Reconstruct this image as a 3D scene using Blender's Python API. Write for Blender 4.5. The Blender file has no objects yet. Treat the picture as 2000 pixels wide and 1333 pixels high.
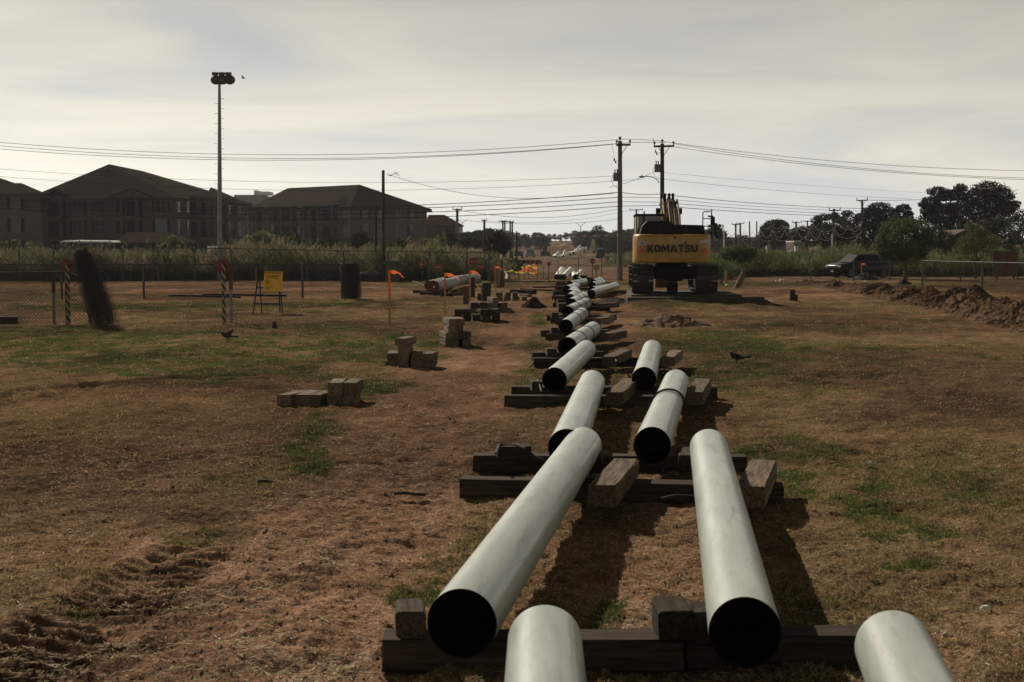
import bpy, bmesh, math, random
import numpy as np
from mathutils import Vector, Matrix, Euler

random.seed(7); rng = np.random.default_rng(11)
R = math.radians
scene = bpy.context.scene
col = scene.collection

# ------------------------------------------------------------------ camera
F = 2778.0; CX = 1000.0; CY = 666.5; HZ = 485.0; CAMH = 2.1
PITCH = math.atan((CY - HZ) / F)
cam_d = bpy.data.cameras.new("camera"); cam = bpy.data.objects.new("camera", cam_d); col.objects.link(cam)
cam.location = (0, 0, CAMH); cam.rotation_euler = (math.pi / 2 - PITCH, 0, 0)
cam_d.sensor_width = 36; cam_d.lens = F / 2000 * 36
cam_d.clip_start = 0.1; cam_d.clip_end = 6000
cam_d.dof.use_dof = True; cam_d.dof.focus_distance = 27; cam_d.dof.aperture_fstop = 6.3
scene.camera = cam

# ------------------------------------------------------------------ sky and sun
SUNV = Vector((-0.80, 1.35, 1.0)).normalized()
SUN_EL = math.asin(SUNV.z); SUN_AZ = math.atan2(SUNV.x, SUNV.y)
world = bpy.data.worlds.new("World"); scene.world = world; world.use_nodes = True
wt = world.node_tree; wt.nodes.clear()
def N(t, typ, **kw):
    n = t.nodes.new(typ)
    for k, v in kw.items():
        setattr(n, k, v)
    return n
wo = N(wt, 'ShaderNodeOutputWorld'); wb = N(wt, 'ShaderNodeBackground'); wb.inputs[1].default_value = 0.086
wt.links.new(wb.outputs[0], wo.inputs[0])
sky = N(wt, 'ShaderNodeTexSky', sky_type='NISHITA', sun_disc=False, sun_elevation=SUN_EL, sun_rotation=SUN_AZ,
        altitude=900, air_density=1.0, dust_density=1.2, ozone_density=1.0)
VEIL = 7.2
bw = N(wt, 'ShaderNodeRGBToBW'); wt.links.new(sky.outputs[0], bw.inputs[0])
# thin overcast: the sky's own brightness, tinted by the veil of cloud
tc = N(wt, 'ShaderNodeTexCoord')
mp = N(wt, 'ShaderNodeMapping'); mp.inputs['Scale'].default_value = (1.2, 1.2, 9.0)
wt.links.new(tc.outputs['Generated'], mp.inputs[0])
n1 = N(wt, 'ShaderNodeTexNoise'); n1.inputs['Scale'].default_value = 1.9; n1.inputs['Detail'].default_value = 7
n1.inputs['Roughness'].default_value = 0.50; n1.inputs['Distortion'].default_value = 0.7
wt.links.new(mp.outputs[0], n1.inputs['Vector'])
cr = N(wt, 'ShaderNodeValToRGB'); cr.color_ramp.elements[0].position = 0.38; cr.color_ramp.elements[0].color = (0.86, 0.88, 0.89, 1)
cr.color_ramp.elements[1].position = 0.60; cr.color_ramp.elements[1].color = (1.15, 1.09, 0.985, 1)
wt.links.new(n1.outputs[0], cr.inputs[0])
# the veil is thicker along the slant path towards the horizon
sp0 = N(wt, 'ShaderNodeSeparateXYZ'); wt.links.new(tc.outputs['Generated'], sp0.inputs[0])
om = N(wt, 'ShaderNodeMath', operation='SUBTRACT', use_clamp=True); om.inputs[0].default_value = 1.0; wt.links.new(sp0.outputs[2], om.inputs[1])
pw = N(wt, 'ShaderNodeMath', operation='POWER'); pw.inputs[1].default_value = 3.6; wt.links.new(om.outputs[0], pw.inputs[0])
ma = N(wt, 'ShaderNodeMath', operation='MULTIPLY_ADD'); ma.inputs[1].default_value = VEIL; wt.links.new(pw.outputs[0], ma.inputs[0])
sc_ = N(wt, 'ShaderNodeMath', operation='MULTIPLY'); sc_.inputs[1].default_value = 0.42; wt.links.new(bw.outputs[0], sc_.inputs[0]); wt.links.new(sc_.outputs[0], ma.inputs[2])
tint = N(wt, 'ShaderNodeMix', data_type='RGBA', blend_type='MIX'); tint.inputs[0].default_value = 0.97
wt.links.new(sky.outputs[0], tint.inputs[6]); wt.links.new(ma.outputs[0], tint.inputs[7])
mul = N(wt, 'ShaderNodeMix', data_type='RGBA', blend_type='MULTIPLY'); mul.inputs[0].default_value = 1.0
wt.links.new(tint.outputs[2], mul.inputs[6]); wt.links.new(cr.outputs[0], mul.inputs[7])
warm = N(wt, 'ShaderNodeMix', data_type='RGBA', blend_type='MULTIPLY'); warm.inputs[0].default_value = 1.0
warm.inputs[7].default_value = (0.985, 0.985, 0.945, 1)
wt.links.new(mul.outputs[2], warm.inputs[6]); wt.links.new(warm.outputs[2], wb.inputs[0])
sd = bpy.data.lights.new("sun", 'SUN'); sd.energy = 5.0; sd.angle = R(0.55); sd.color = (1.0, 0.90, 0.76)
sun = bpy.data.objects.new("sun", sd); col.objects.link(sun)
sun.rotation_euler = SUNV.to_track_quat('Z', 'Y').to_euler(); sun.location = (0, 0, 60)
scene.view_settings.view_transform = 'Standard'; scene.view_settings.look = 'None'
scene.view_settings.exposure = -0.12; scene.view_settings.gamma = 1.0; scene.view_settings.use_curve_mapping = False
scene.render.engine = 'CYCLES'
scene.cycles.max_bounces = 5; scene.cycles.diffuse_bounces = 2; scene.cycles.transparent_max_bounces = 6
scene.cycles.volume_bounces = 0

# ------------------------------------------------------------------ helpers
def tag(o, label=None, cat=None, group=None, kind=None):
    if label: o['label'] = label
    if cat: o['category'] = cat
    if group: o['group'] = group
    if kind: o['kind'] = kind
    return o
def thing(name, loc, label, cat, group=None, rotz=0.0):
    o = bpy.data.objects.new(name, None); col.objects.link(o); o.location = loc; o.rotation_euler = (0, 0, rotz)
    o.empty_display_size = 0.3
    return tag(o, label, cat, group)
def kids(o): return [c for c in bpy.data.objects if c.parent is o]
def copy_tree(o, loc, rotz, label, group=None, scale=1.0):
    c = o.copy(); col.objects.link(c); c.location = loc; c.rotation_euler = (0, 0, rotz); c.scale = (scale,) * 3
    c['label'] = label
    if group: c['group'] = group
    for k in kids(o):
        d = k.copy(); col.objects.link(d); d.parent = c
        for g in kids(k):
            e = g.copy(); col.objects.link(e); e.parent = d
    return c
# value noise
def _h(ix, iy, s):
    n = (ix * 374761393 + iy * 668265263 + s * 2147483647) & 0xffffffff
    n = ((n ^ (n >> 13)) * 1274126177) & 0xffffffff
    return ((n ^ (n >> 16)) & 0xffff) / 65535.0
def vnoise(x, y, s=0):
    x = np.asarray(x, float); y = np.asarray(y, float)
    ix = np.floor(x).astype(np.int64); iy = np.floor(y).astype(np.int64)
    fx = x - ix; fy = y - iy; fx = fx * fx * (3 - 2 * fx); fy = fy * fy * (3 - 2 * fy)
    a = _h(ix, iy, s); b = _h(ix + 1, iy, s); c = _h(ix, iy + 1, s); d = _h(ix + 1, iy + 1, s)
    return (a + (b - a) * fx) * (1 - fy) + (c + (d - c) * fx) * fy
def fbm(x, y, s=0, oct=4, g=0.5):
    v = 0; a = 1; t = 0
    for i in range(oct):
        v = v + a * vnoise(x * 2 ** i + 17.3 * i, y * 2 ** i - 9.1 * i, s + i); t += a; a *= g
    return v / t
def sstep(a, b, x):
    t = np.clip((np.asarray(x, float) - a) / (b - a), 0, 1); return t * t * (3 - 2 * t)
def T(x, y):
    x = np.asarray(x, float); y = np.asarray(y, float)
    z = 0.25 * np.exp(-((x - 6.7) / 3.0) ** 6 - ((y - 54) / 6.0) ** 4)
    z = z + 6.0 * sstep(340, 760, y)
    z = z + 0.035 * np.sin(x * 0.33 + 1.0) * np.sin(y * 0.14 + 0.4) * sstep(10, 25, y)
    return z
_f = Vector((0, math.cos(PITCH), -math.sin(PITCH))); _u = Vector((0, math.sin(PITCH), math.cos(PITCH)))
def ray(px, py):
    return Vector(((px - CX) / F, 0, 0)) + _f - _u * ((py - CY) / F)
def PX(px, py, d):                      # the point at distance d (along y) on a pixel's sight line
    r = ray(px, py); t = d / r.y
    return Vector((r.x * t, d, CAMH + r.z * t))
def GP(px, py, z=0.0):                  # the point of the terrain (raised by z) seen there
    r = ray(px, py); h = 0.0
    for _ in range(12):
        t = (CAMH - z - h) / (-r.z); h = float(T(r.x * t, r.y * t))
        if t > 5000: break
    return Vector((r.x * t, r.y * t, z + h))
def GD(px, d, z=0.0):                   # on the terrain at distance d, below pixel column px
    r = ray(px, 500); x = r.x / r.y * d
    return Vector((x, d, float(T(x, d)) + z))
def proj(x, y, z):
    x = np.asarray(x, float); y = np.asarray(y, float); z = np.asarray(z, float) - CAMH
    c, s = math.cos(PITCH), math.sin(PITCH)
    dep = y * c - z * s; up = y * s + z * c
    dep = np.where(dep < 0.5, 0.5, dep)
    return CX + F * x / dep, CY - F * up / dep

class MB:
    def __init__(s, org=(0, 0, 0)): s.v = []; s.f = []; s.org = Vector(org)
    def add(s, vs, fs):
        b = len(s.v); s.v += [tuple(v) for v in vs]; s.f += [tuple(i + b for i in f) for f in fs]; return s
    def hexa(s, c):
        return s.add(c, [(0, 3, 2, 1), (4, 5, 6, 7), (0, 1, 5, 4), (1, 2, 6, 5), (2, 3, 7, 6), (3, 0, 4, 7)])
    def box(s, x0, x1, y0, y1, z0, z1, M=None):
        c = [Vector(p) for p in ((x0, y0, z0), (x1, y0, z0), (x1, y1, z0), (x0, y1, z0), (x0, y0, z1), (x1, y0, z1), (x1, y1, z1), (x0, y1, z1))]
        if M: c = [M @ p for p in c]
        return s.hexa(c)
    def beam(s, a, b, w, h, up=(0, 0, 1)):
        a = Vector(a); b = Vector(b); d = (b - a).normalized(); u = Vector(up)
        if abs(d.dot(u)) > .95: u = Vector((1, 0, 0))
        r = d.cross(u).normalized() * w / 2; t = r.cross(d).normalized() * h / 2
        return s.hexa([a - r - t, a + r - t, b + r - t, b - r - t, a - r + t, a + r + t, b + r + t, b - r + t])
    def cyl(s, a, b, r0, r1=None, n=10, cap=True):
        r1 = r0 if r1 is None else r1; a = Vector(a); b = Vector(b); d = (b - a).normalized()
        u = Vector((0, 0, 1)) if abs(d.z) < .9 else Vector((1, 0, 0))
        p = d.cross(u).normalized(); q = p.cross(d)
        vs = []
        for (c, r) in ((a, r0), (b, r1)):
            for i in range(n):
                t = 2 * math.pi * i / n; vs.append(c + (p * math.cos(t) + q * math.sin(t)) * r)
        fs = [(i, (i + 1) % n, n + (i + 1) % n, n + i) for i in range(n)]
        if cap: fs += [tuple(range(n - 1, -1, -1)), tuple(range(n, 2 * n))]
        return s.add(vs, fs)
    def tube(s, pts, r, n=6, cap=True):
        pts = [Vector(p) for p in pts]; m = len(pts); rs = r if isinstance(r, (list, tuple)) else [r] * m
        vs = []; ref = None
        for i in range(m):
            d = (pts[min(i + 1, m - 1)] - pts[max(i - 1, 0)]).normalized()
            if ref is None:
                u = Vector((0, 0, 1)) if abs(d.z) < .9 else Vector((1, 0, 0)); ref = d.cross(u).normalized()
            ref = (ref - d * ref.dot(d)).normalized(); q = d.cross(ref)
            for k in range(n):
                t = 2 * math.pi * k / n; vs.append(pts[i] + (ref * math.cos(t) + q * math.sin(t)) * rs[i])
        fs = [(i * n + k, i * n + (k + 1) % n, (i + 1) * n + (k + 1) % n, (i + 1) * n + k) for i in range(m - 1) for k in range(n)]
        if cap: fs += [tuple(range(n - 1, -1, -1)), tuple(range((m - 1) * n, m * n))]
        return s.add(vs, fs)
    def prism(s, poly, d):                # poly: world/local 3-D points, extruded by vector d
        n = len(poly); P = [Vector(p) for p in poly]; D = Vector(d)
        return s.add(P + [p + D for p in P], [tuple(range(n - 1, -1, -1)), tuple(range(n, 2 * n))] + [(i, (i + 1) % n, n + (i + 1) % n, n + i) for i in range(n)])
    def ball(s, c, rx, ry, rz, n=10, m=6, M=None):
        vs = [Vector((0, 0, -rz))]; c = Vector(c)
        for j in range(1, m):
            a = -math.pi / 2 + math.pi * j / m
            for i in range(n):
                t = 2 * math.pi * i / n; vs.append(Vector((rx * math.cos(a) * math.cos(t), ry * math.cos(a) * math.sin(t), rz * math.sin(a))))
        vs.append(Vector((0, 0, rz)))
        if M: vs = [M @ v for v in vs]
        vs = [v + c for v in vs]
        fs = [(0, 1 + (i + 1) % n, 1 + i) for i in range(n)]
        for j in range(m - 2):
            fs += [(1 + j * n + i, 1 + j * n + (i + 1) % n, 1 + (j + 1) * n + (i + 1) % n, 1 + (j + 1) * n + i) for i in range(n)]
        L = 1 + (m - 1) * n
        fs += [(1 + (m - 2) * n + i, 1 + (m - 2) * n + (i + 1) % n, L) for i in range(n)]
        return s.add(vs, fs)
    def build(s, name, mat, parent=None, smooth=False, bevel=0.0):
        me = bpy.data.meshes.new(name)
        o = s.org
        me.from_pydata([(v[0] - o.x, v[1] - o.y, v[2] - o.z) for v in s.v], [], s.f)
        if bevel > 0 or True:
            bm = bmesh.new(); bm.from_mesh(me)
            bmesh.ops.recalc_face_normals(bm, faces=bm.faces)
            if bevel > 0:
                bmesh.ops.bevel(bm, geom=[e for e in bm.edges if e.calc_face_angle(0) > 0.5], offset=bevel, segments=2, affect='EDGES', profile=0.5)
            bm.to_mesh(me); bm.free()
        if smooth:
            me.polygons.foreach_set('use_smooth', [True] * len(me.polygons))
            try: me.set_sharp_from_angle(angle=R(38))
            except Exception: pass
        if mat: me.materials.append(mat)
        ob = bpy.data.objects.new(name, me); col.objects.link(ob)
        if parent: ob.parent = parent
        else: ob.location = o
        return ob

def npmesh(name, verts, faces, mat, parent=None, colors=None, smooth=False):
    """verts (n,3), faces (m,3 or 4) as arrays"""
    me = bpy.data.meshes.new(name); k = faces.shape[1]
    me.vertices.add(len(verts)); me.vertices.foreach_set('co', np.ascontiguousarray(verts, dtype=np.float32).ravel())
    me.loops.add(faces.size); me.loops.foreach_set('vertex_index', np.ascontiguousarray(faces, dtype=np.int32).ravel())
    me.polygons.add(len(faces)); me.polygons.foreach_set('loop_start', np.arange(0, faces.size, k, dtype=np.int32))
    me.polygons.foreach_set('use_smooth', np.full(len(faces), smooth))
    if colors is not None:
        a = me.color_attributes.new('Col', 'FLOAT_COLOR', 'POINT')
        c = np.ones((len(verts), 4), np.float32); c[:, :3] = colors; a.data.foreach_set('color', c.ravel())
    me.update(calc_edges=True); me.validate()
    if mat: me.materials.append(mat)
    ob = bpy.data.objects.new(name, me); col.objects.link(ob)
    if parent: ob.parent = parent
    return ob

# ------------------------------------------------------------------ materials
_mats = {}
def mat(name, c, rough=0.8, var=0.25, scale=6.0, bump=0.0, metal=0.0, stretch=(1, 1, 1), c2=None, spec=0.4, coat=0.0, obj_rand=0.0, detail=5, bscale=None, trans=0.0, island=0.0, emit=None, vcol=False, alpha=None):
    if name in _mats: return _mats[name]
    m = bpy.data.materials.new(name); _mats[name] = m; m.use_nodes = True; t = m.node_tree; t.nodes.clear()
    out = N(t, 'ShaderNodeOutputMaterial'); b = N(t, 'ShaderNodeBsdfPrincipled')
    t.links.new(b.outputs[0], out.inputs[0])
    b.inputs['Roughness'].default_value = rough; b.inputs['Metallic'].default_value = metal
    b.inputs['Specular IOR Level'].default_value = spec; b.inputs['Coat Weight'].default_value = coat
    tcn = N(t, 'ShaderNodeTexCoord'); mpn = N(t, 'ShaderNodeMapping'); mpn.inputs['Scale'].default_value = stretch
    t.links.new(tcn.outputs['Object'], mpn.inputs[0])
    oi = N(t, 'ShaderNodeObjectInfo')
    vm = N(t, 'ShaderNodeVectorMath', operation='ADD'); t.links.new(mpn.outputs[0], vm.inputs[0])
    vs = N(t, 'ShaderNodeVectorMath', operation='SCALE'); vs.inputs['Scale'].default_value = 0.0
    if obj_rand > 0:
        cm = N(t, 'ShaderNodeCombineXYZ')
        for i in range(3): t.links.new(oi.outputs['Random'], cm.inputs[i])
        t.links.new(cm.outputs[0], vs.inputs[0]); vs.inputs['Scale'].default_value = 37.0
    t.links.new(vs.outputs[0], vm.inputs[1])
    nz = N(t, 'ShaderNodeTexNoise'); nz.inputs['Scale'].default_value = scale; nz.inputs['Detail'].default_value = detail; nz.inputs['Roughness'].default_value = 0.6
    t.links.new(vm.outputs[0], nz.inputs['Vector'])
    c = tuple(c); c2 = tuple(c2) if c2 else tuple(min(1, x * (1 + var)) for x in c); lo = tuple(x * (1 - var) for x in c)
    rp = N(t, 'ShaderNodeValToRGB'); rp.color_ramp.elements[0].position = 0.32; rp.color_ramp.elements[1].position = 0.68
    rp.color_ramp.elements[0].color = (*lo, 1); rp.color_ramp.elements[1].color = (*c2, 1)
    t.links.new(nz.outputs[0], rp.inputs[0]); last = rp.outputs[0]
    if vcol:
        at = N(t, 'ShaderNodeAttribute', attribute_name='Col')
        mv = N(t, 'ShaderNodeMix', data_type='RGBA', blend_type='MULTIPLY'); mv.inputs[0].default_value = 1.0
        t.links.new(at.outputs['Color'], mv.inputs[6]); t.links.new(last, mv.inputs[7]); last = mv.outputs[2]
    if island > 0 or obj_rand > 0:
        hs = N(t, 'ShaderNodeHueSaturation'); mr = N(t, 'ShaderNodeMapRange')
        amt = island if island > 0 else obj_rand
        mr.inputs['To Min'].default_value = 1 - amt; mr.inputs['To Max'].default_value = 1 + amt
        if island > 0:
            g = N(t, 'ShaderNodeNewGeometry'); t.links.new(g.outputs['Random Per Island'], mr.inputs[0])
        else: t.links.new(oi.outputs['Random'], mr.inputs[0])
        t.links.new(mr.outputs[0], hs.inputs['Value']); t.links.new(last, hs.inputs['Color']); last = hs.outputs[0]
    t.links.new(last, b.inputs['Base Color'])
    if bump > 0:
        nb = N(t, 'ShaderNodeTexNoise'); nb.inputs['Scale'].default_value = bscale or scale * 3; nb.inputs['Detail'].default_value = 6
        t.links.new(vm.outputs[0], nb.inputs['Vector'])
        bp = N(t, 'ShaderNodeBump'); bp.inputs['Strength'].default_value = min(1, bump * 20); bp.inputs['Distance'].default_value = bump
        t.links.new(nb.outputs[0], bp.inputs['Height']); t.links.new(bp.outputs[0], b.inputs['Normal'])
    if trans > 0:
        tr = N(t, 'ShaderNodeBsdfTranslucent'); mx = N(t, 'ShaderNodeMixShader'); mx.inputs[0].default_value = trans
        t.links.new(last, tr.inputs[0]); t.links.new(b.outputs[0], mx.inputs[1]); t.links.new(tr.outputs[0], mx.inputs[2]); t.links.new(mx.outputs[0], out.inputs[0])
    if emit: b.inputs['Emission Color'].default_value = (*emit[:3], 1); b.inputs['Emission Strength'].default_value = emit[3]
    return m
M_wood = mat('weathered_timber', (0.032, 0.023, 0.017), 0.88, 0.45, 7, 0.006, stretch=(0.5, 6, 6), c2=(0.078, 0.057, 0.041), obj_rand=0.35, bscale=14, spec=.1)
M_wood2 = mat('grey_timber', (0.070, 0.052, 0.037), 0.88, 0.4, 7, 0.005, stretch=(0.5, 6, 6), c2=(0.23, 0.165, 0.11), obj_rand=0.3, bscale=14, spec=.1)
M_black = mat('black_cover_bore_shade', (0.006, 0.006, 0.006), 0.75, 0.2, 5, spec=0.15)
M_rubber = mat('black_rubber', (0.012, 0.012, 0.012), 0.6, 0.3, 8)
M_rust = mat('rusty_steel', (0.11, 0.035, 0.018), 0.8, 0.4, 9, 0.003)
M_grey = mat('galvanised_steel', (0.10, 0.10, 0.095), 0.7, 0.2, 6, spec=.2)
M_fence = mat('fence_wire', (0.03, 0.03, 0.027), 0.8, 0.15, 3, spec=.1)
M_fencepost = mat('fence_post_steel', (0.07, 0.07, 0.062), 0.6, 0.25, 4, metal=0.3)
M_darkw = mat('dark_pole_wood', (0.045, 0.034, 0.024), 0.9, 0.35, 5, 0.006, stretch=(5, 5, 0.4), obj_rand=0.2)
M_polew = mat('grey_pole_wood', (0.14, 0.12, 0.10), 0.9, 0.3, 5, 0.006, stretch=(5, 5, 0.4))
M_wire = mat('cable_black', (0.015, 0.015, 0.015), 0.6, 0.1, 1)
M_orange = mat('orange_paint', (0.75, 0.17, 0.03), 0.7, 0.15, 8)
M_flag = mat('orange_flagging', (0.95, 0.22, 0.06), 0.6, 0.15, 8, trans=0.5)
M_lath = mat('lath_wood', (0.42, 0.24, 0.10), 0.85, 0.25, 9, stretch=(6, 6, 0.6), obj_rand=0.2)
M_white = mat('white_paint', (0.62, 0.60, 0.55), 0.6, 0.15, 5)
M_red = mat('red_sign_paint', (0.17, 0.018, 0.012), 0.5, 0.2, 6)
M_yellow = mat('yellow_paint', (0.62, 0.36, 0.03), 0.5, 0.12, 5)
M_leafdry = mat('dirt_clod', (0.10, 0.062, 0.038), 0.95, 0.4, 6, 0.02)
# ------------------------------------------------------------------ ground
GREEN = [(700, 765, 80, 22, 1.0), (620, 850, 50, 30, .45), (845, 668, 40, 18, 1.0), (760, 752, 60, 12, .9), (590, 905, 60, 35, .5), (90, 690, 150, 28, .75),
         (60, 655, 300, 20, 1.0), (330, 700, 380, 40, .80), (620, 672, 260, 20, .75), (1800, 980, 260, 60, .3), (560, 640, 200, 8, .4), (1420, 668, 130, 22, .95), (1620, 690, 300, 26, .38),
         (1420, 730, 110, 28, .5), (1500, 760, 200, 20, .35), (1560, 880, 110, 30, .6), (1640, 960, 110, 45, .85), (1720, 1020, 80, 45, .85), (1860, 1040, 150, 14, .45), (1800, 1110, 60, 14, .55), (1700, 1175, 90, 14, .25),
         (820, 1165, 60, 38, .95), (850, 1110, 40, 35, .55), (1195, 1175, 30, 22, .7), (1190, 1215, 40, 30, .5), (375, 1045, 70, 22, .5), (150, 1120, 60, 12, .45), (165, 1195, 45, 12, .4), (1195, 745, 22, 24, .55), (930, 1085, 60, 50, .3),
         (1050, 680, 22, 35, .6), (1045, 625, 18, 16, .6), (1030, 735, 25, 25, .5), (300, 600, 330, 10, .85), (700, 592, 120, 8, .7), (560, 607, 90, 6, .6), (230, 575, 40, 8, .1), (100, 572, 130, 9, .4), (1330, 592, 130, 9, .6),
         (1280, 552, 60, 6, .7), (950, 552, 260, 6, .6), (1700, 556, 400, 6, .5), (1880, 600, 200, 10, .3), (940, 950, 40, 22, .3), (1800, 900, 120, 30, .25), (1560, 640, 190, 12, .35), (1240, 745, 20, 15, .3)]
DIRTLINE = [(1450, -500, 700), (1333, 0, 800), (1240, 60, 810), (1150, 200, 830), (1000, 480, 905), (900, 600, 935), (800, 690, 990), (740, 790, 1015), (690, 870, 1030), (650, 935, 1045), (600, 985, 1055), (560, 1010, 1075)]
DIRT = [(1640, 570, 180, 9, .9), (1560, 582, 110, 8, .7), (1740, 600, 90, 9, .5), (400, 562, 420, 11, .9), (740, 575, 130, 10, .7), (1250, 600, 40, 14, .8), (1215, 640, 35, 40, .8), (1240, 700, 40, 50, .5), (1270, 615, 120, 9, .5),
        (1250, 1060, 200, 180, .7), (1090, 820, 60, 60, .5), (1600, 1250, 500, 60, .35), (430, 1230, 420, 160, .4), (1300, 930, 130, 50, .6), (1900, 760, 200, 24, .2), (500, 608, 230, 5, .8), (330, 690, 120, 10, .2), (1180, 540, 200, 6, .8)]
DARK = [(1830, 790, 150, 38, .6), (1700, 800, 140, 24, .4), (250, 870, 330, 50, .3), (1470, 640, 60, 6, .7), (1640, 565, 40, 4, .5), (300, 755, 330, 8, .6), (100, 1290, 150, 60, .8), (240, 1180, 110, 45, .8), (350, 1110, 70, 22, .8), (560, 640, 90, 6, .4), (600, 945, 60, 5, .3), (1250, 588, 60, 6, .6), (1560, 730, 220, 6, .3), (1150, 620, 30, 12, .5), (380, 648, 80, 7, .4), (700, 632, 130, 4, .5), (120, 945, 220, 40, .2)]
ORNG = [(300, 800, 420, 45, .8), (200, 880, 330, 60, .6), (300, 742, 300, 12, .5), (400, 568, 420, 16, .9), (1750, 625, 270, 22, .5), (350, 612, 350, 5, .6), (1850, 860, 220, 40, .4), (1900, 580, 150, 12, .6)]
def ell(px, py, L, wx, wy):
    m = np.zeros_like(px)
    for (cx, cy, rx, ry, w) in L:
        d = ((px + wx * rx - cx) / rx) ** 2 + ((py + wy * ry - cy) / ry) ** 2
        m = np.maximum(m, w * (1 - sstep(0.45, 1.35, d)))
    return m
def ground_masks(x, y):
    px, py = proj(x, y, T(x, y))
    far = sstep(25, 60, y)
    wx = (fbm(x * 1.3, y * .9, 3, 4) - .5) * 1.6; wy = (fbm(x * 1.3, y * .9, 9, 4) - .5) * 1.6
    inside = (y > 4).astype(float)
    g = ell(px, py, GREEN, wx, wy) * inside; dk = ell(px, py, DARK, wx, wy) * inside; og = ell(px, py, ORNG, wx, wy) * inside
    yy = np.array([a[0] for a in DIRTLINE][::-1]); l = np.array([a[1] for a in DIRTLINE][::-1]); r = np.array([a[2] for a in DIRTLINE][::-1])
    L = np.interp(py, yy, l); Rr = np.interp(py, yy, r); wdt = np.maximum(Rr - L, 30)
    ed = (fbm(x * 1.1, y * .7, 21, 4) - .5) * 0.7
    d = sstep(-.12, .10, (px - L) / wdt + ed) * sstep(-.12, .10, (Rr - px) / wdt + ed) * (py > 545)
    d = np.maximum(d * .95, ell(px, py, DIRT, wx, wy)) * inside
    d = np.maximum(d, sstep(112, 150, y) * 0.75 * (np.abs(x - 0.085 * y) < 0.09 * y))
    n = fbm(x * .45, y * .3, 5, 4)
    g = np.clip(g * (.25 + 1.35 * sstep(.34, .62, fbm(x * 3.2, y * 2.2, 31, 4, .65))) + .22 * sstep(.56, .72, n) * (1 - d), 0, 1)
    d = np.clip(np.maximum(d, .55 * sstep(.55, .7, fbm(x * .6 + 40, y * .35, 8, 4))) * (1 - .8 * g), 0, 1)
    g = g * (1 - .4 * d)
    return d, g, dk, og
C_dirt = np.array((0.210, 0.127, 0.085)); C_dry = np.array((0.150, 0.102, 0.060)); C_green = np.array((0.050, 0.066, 0.022)); C_dark = np.array((0.050, 0.031, 0.021)); C_or = np.array((0.150, 0.090, 0.052))
def ground_color(x, y):
    d, g, dk, og = ground_masks(x, y)
    c = np.ones((len(x), 3)) * C_dry
    c = c + (C_or - c) * (og * .8)[:, None]
    c = c + (C_dirt - c) * d[:, None]
    c = c + (C_green - c) * (g * .85)[:, None]
    c = c + (C_dark - c) * (dk * .7)[:, None]
    c = c + (np.array((0.150, 0.112, 0.084)) * (.7 + .6 * fbm(x * .12, y * .05, 61, 3))[:, None] - c) * (sstep(88, 130, y) * .8)[:, None]
    v = .30 + 1.22 * fbm(x * 1.7, y * 1.2, 51, 6, .68)
    v = v * (.70 + .6 * sstep(.3, .7, fbm(x * .28, y * .22, 53, 4, .6)))
    v = v * (.55 + .9 * fbm(x * 13, y * 10, 57, 3, .7))
    return c * v[:, None], d, g, dk
def ptseg(x, y, P):
    best = np.full_like(x, 1e9); s_at = np.zeros_like(x); acc = 0
    for a, b in zip(P[:-1], P[1:]):
        dx, dy = b[0] - a[0], b[1] - a[1]; L = math.hypot(dx, dy)
        t = np.clip(((x - a[0]) * dx + (y - a[1]) * dy) / L ** 2, 0, 1)
        dd = np.hypot(x - a[0] - t * dx, y - a[1] - t * dy); k = dd < best
        best = np.where(k, dd, best); s_at = np.where(k, acc + t * L, s_at); acc += L
    return best, s_at
RUTS = [([GP(-60, 1360), GP(60, 1290), GP(170, 1225), GP(260, 1160), GP(350, 1100), GP(420, 1060)], .32, .045),
        ([GP(-60, 788), GP(60, 768), GP(200, 752), GP(330, 742), GP(480, 738)], .26, .055),
        ([GP(450, 1250), GP(620, 1080), GP(740, 960), GP(830, 860), GP(900, 780), GP(960, 700)], .28, .012),
        ([GP(1650, 855), GP(1760, 810), GP(1900, 790), GP(2100, 790)], .28, .015),
        ([GP(560, 1333), GP(700, 1120), GP(800, 980), GP(890, 860)], .28, .012)]
def micro(x, y):
    a = 1 - .8 * sstep(50, 110, y)
    z = (fbm(x * 1.6, y * 1.3, 71, 3) - .5) * .11 + (fbm(x * 6, y * 5, 75, 3, .7) - .5) * .062
    z = z + (fbm(x * 20, y * 17, 81, 3, .7) - .5) * .042 * (1 - .6 * sstep(14, 30, y))
    for P, w, dep in RUTS:
        dd, s = ptseg(x, y, P)
        m = np.exp(-(dd / w) ** 4)
        z = z - m * dep * (0.75 + .6 * np.sin(s * 2 * math.pi / .19) * (0.5 + fbm(x * 3, y * 3, 91, 2)))
        z = z + dep * .7 * np.exp(-((dd - w * 1.25) / (w * .3)) ** 2)
    return z * a
rows = [-14.0]
while rows[-1] < 1400:
    y = rows[-1]
    rows.append(y + (1.5 if y < 1 else .35 if y < 4.5 else .12 if y < 6.3 else .026 if y < 11 else .026 * (y / 11) ** 1.75 if y < 60 else .026 * (60 / 11) ** 1.75 * (y / 60) ** 2))
ys = np.array(rows); NC = 420
u = np.linspace(-1, 1, NC); us = np.sign(u) * (0.55 * np.abs(u) + 0.45 * np.abs(u) ** 5)
W = np.maximum(5.0 + .95 * ys, 9)
GX = us[None, :] * W[:, None] * 0.95; GY = np.repeat(ys[:, None], NC, 1)
gx, gy = GX.ravel(), GY.ravel()
gz = T(gx, gy) + micro(gx, gy)
gc, gd, gg, gk = ground_color(gx, gy)
nr = len(ys); idx = np.arange(nr * NC).reshape(nr, NC)
gf = np.stack([idx[:-1, :-1].ravel(), idx[:-1, 1:].ravel(), idx[1:, 1:].ravel(), idx[1:, :-1].ravel()], 1)
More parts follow.
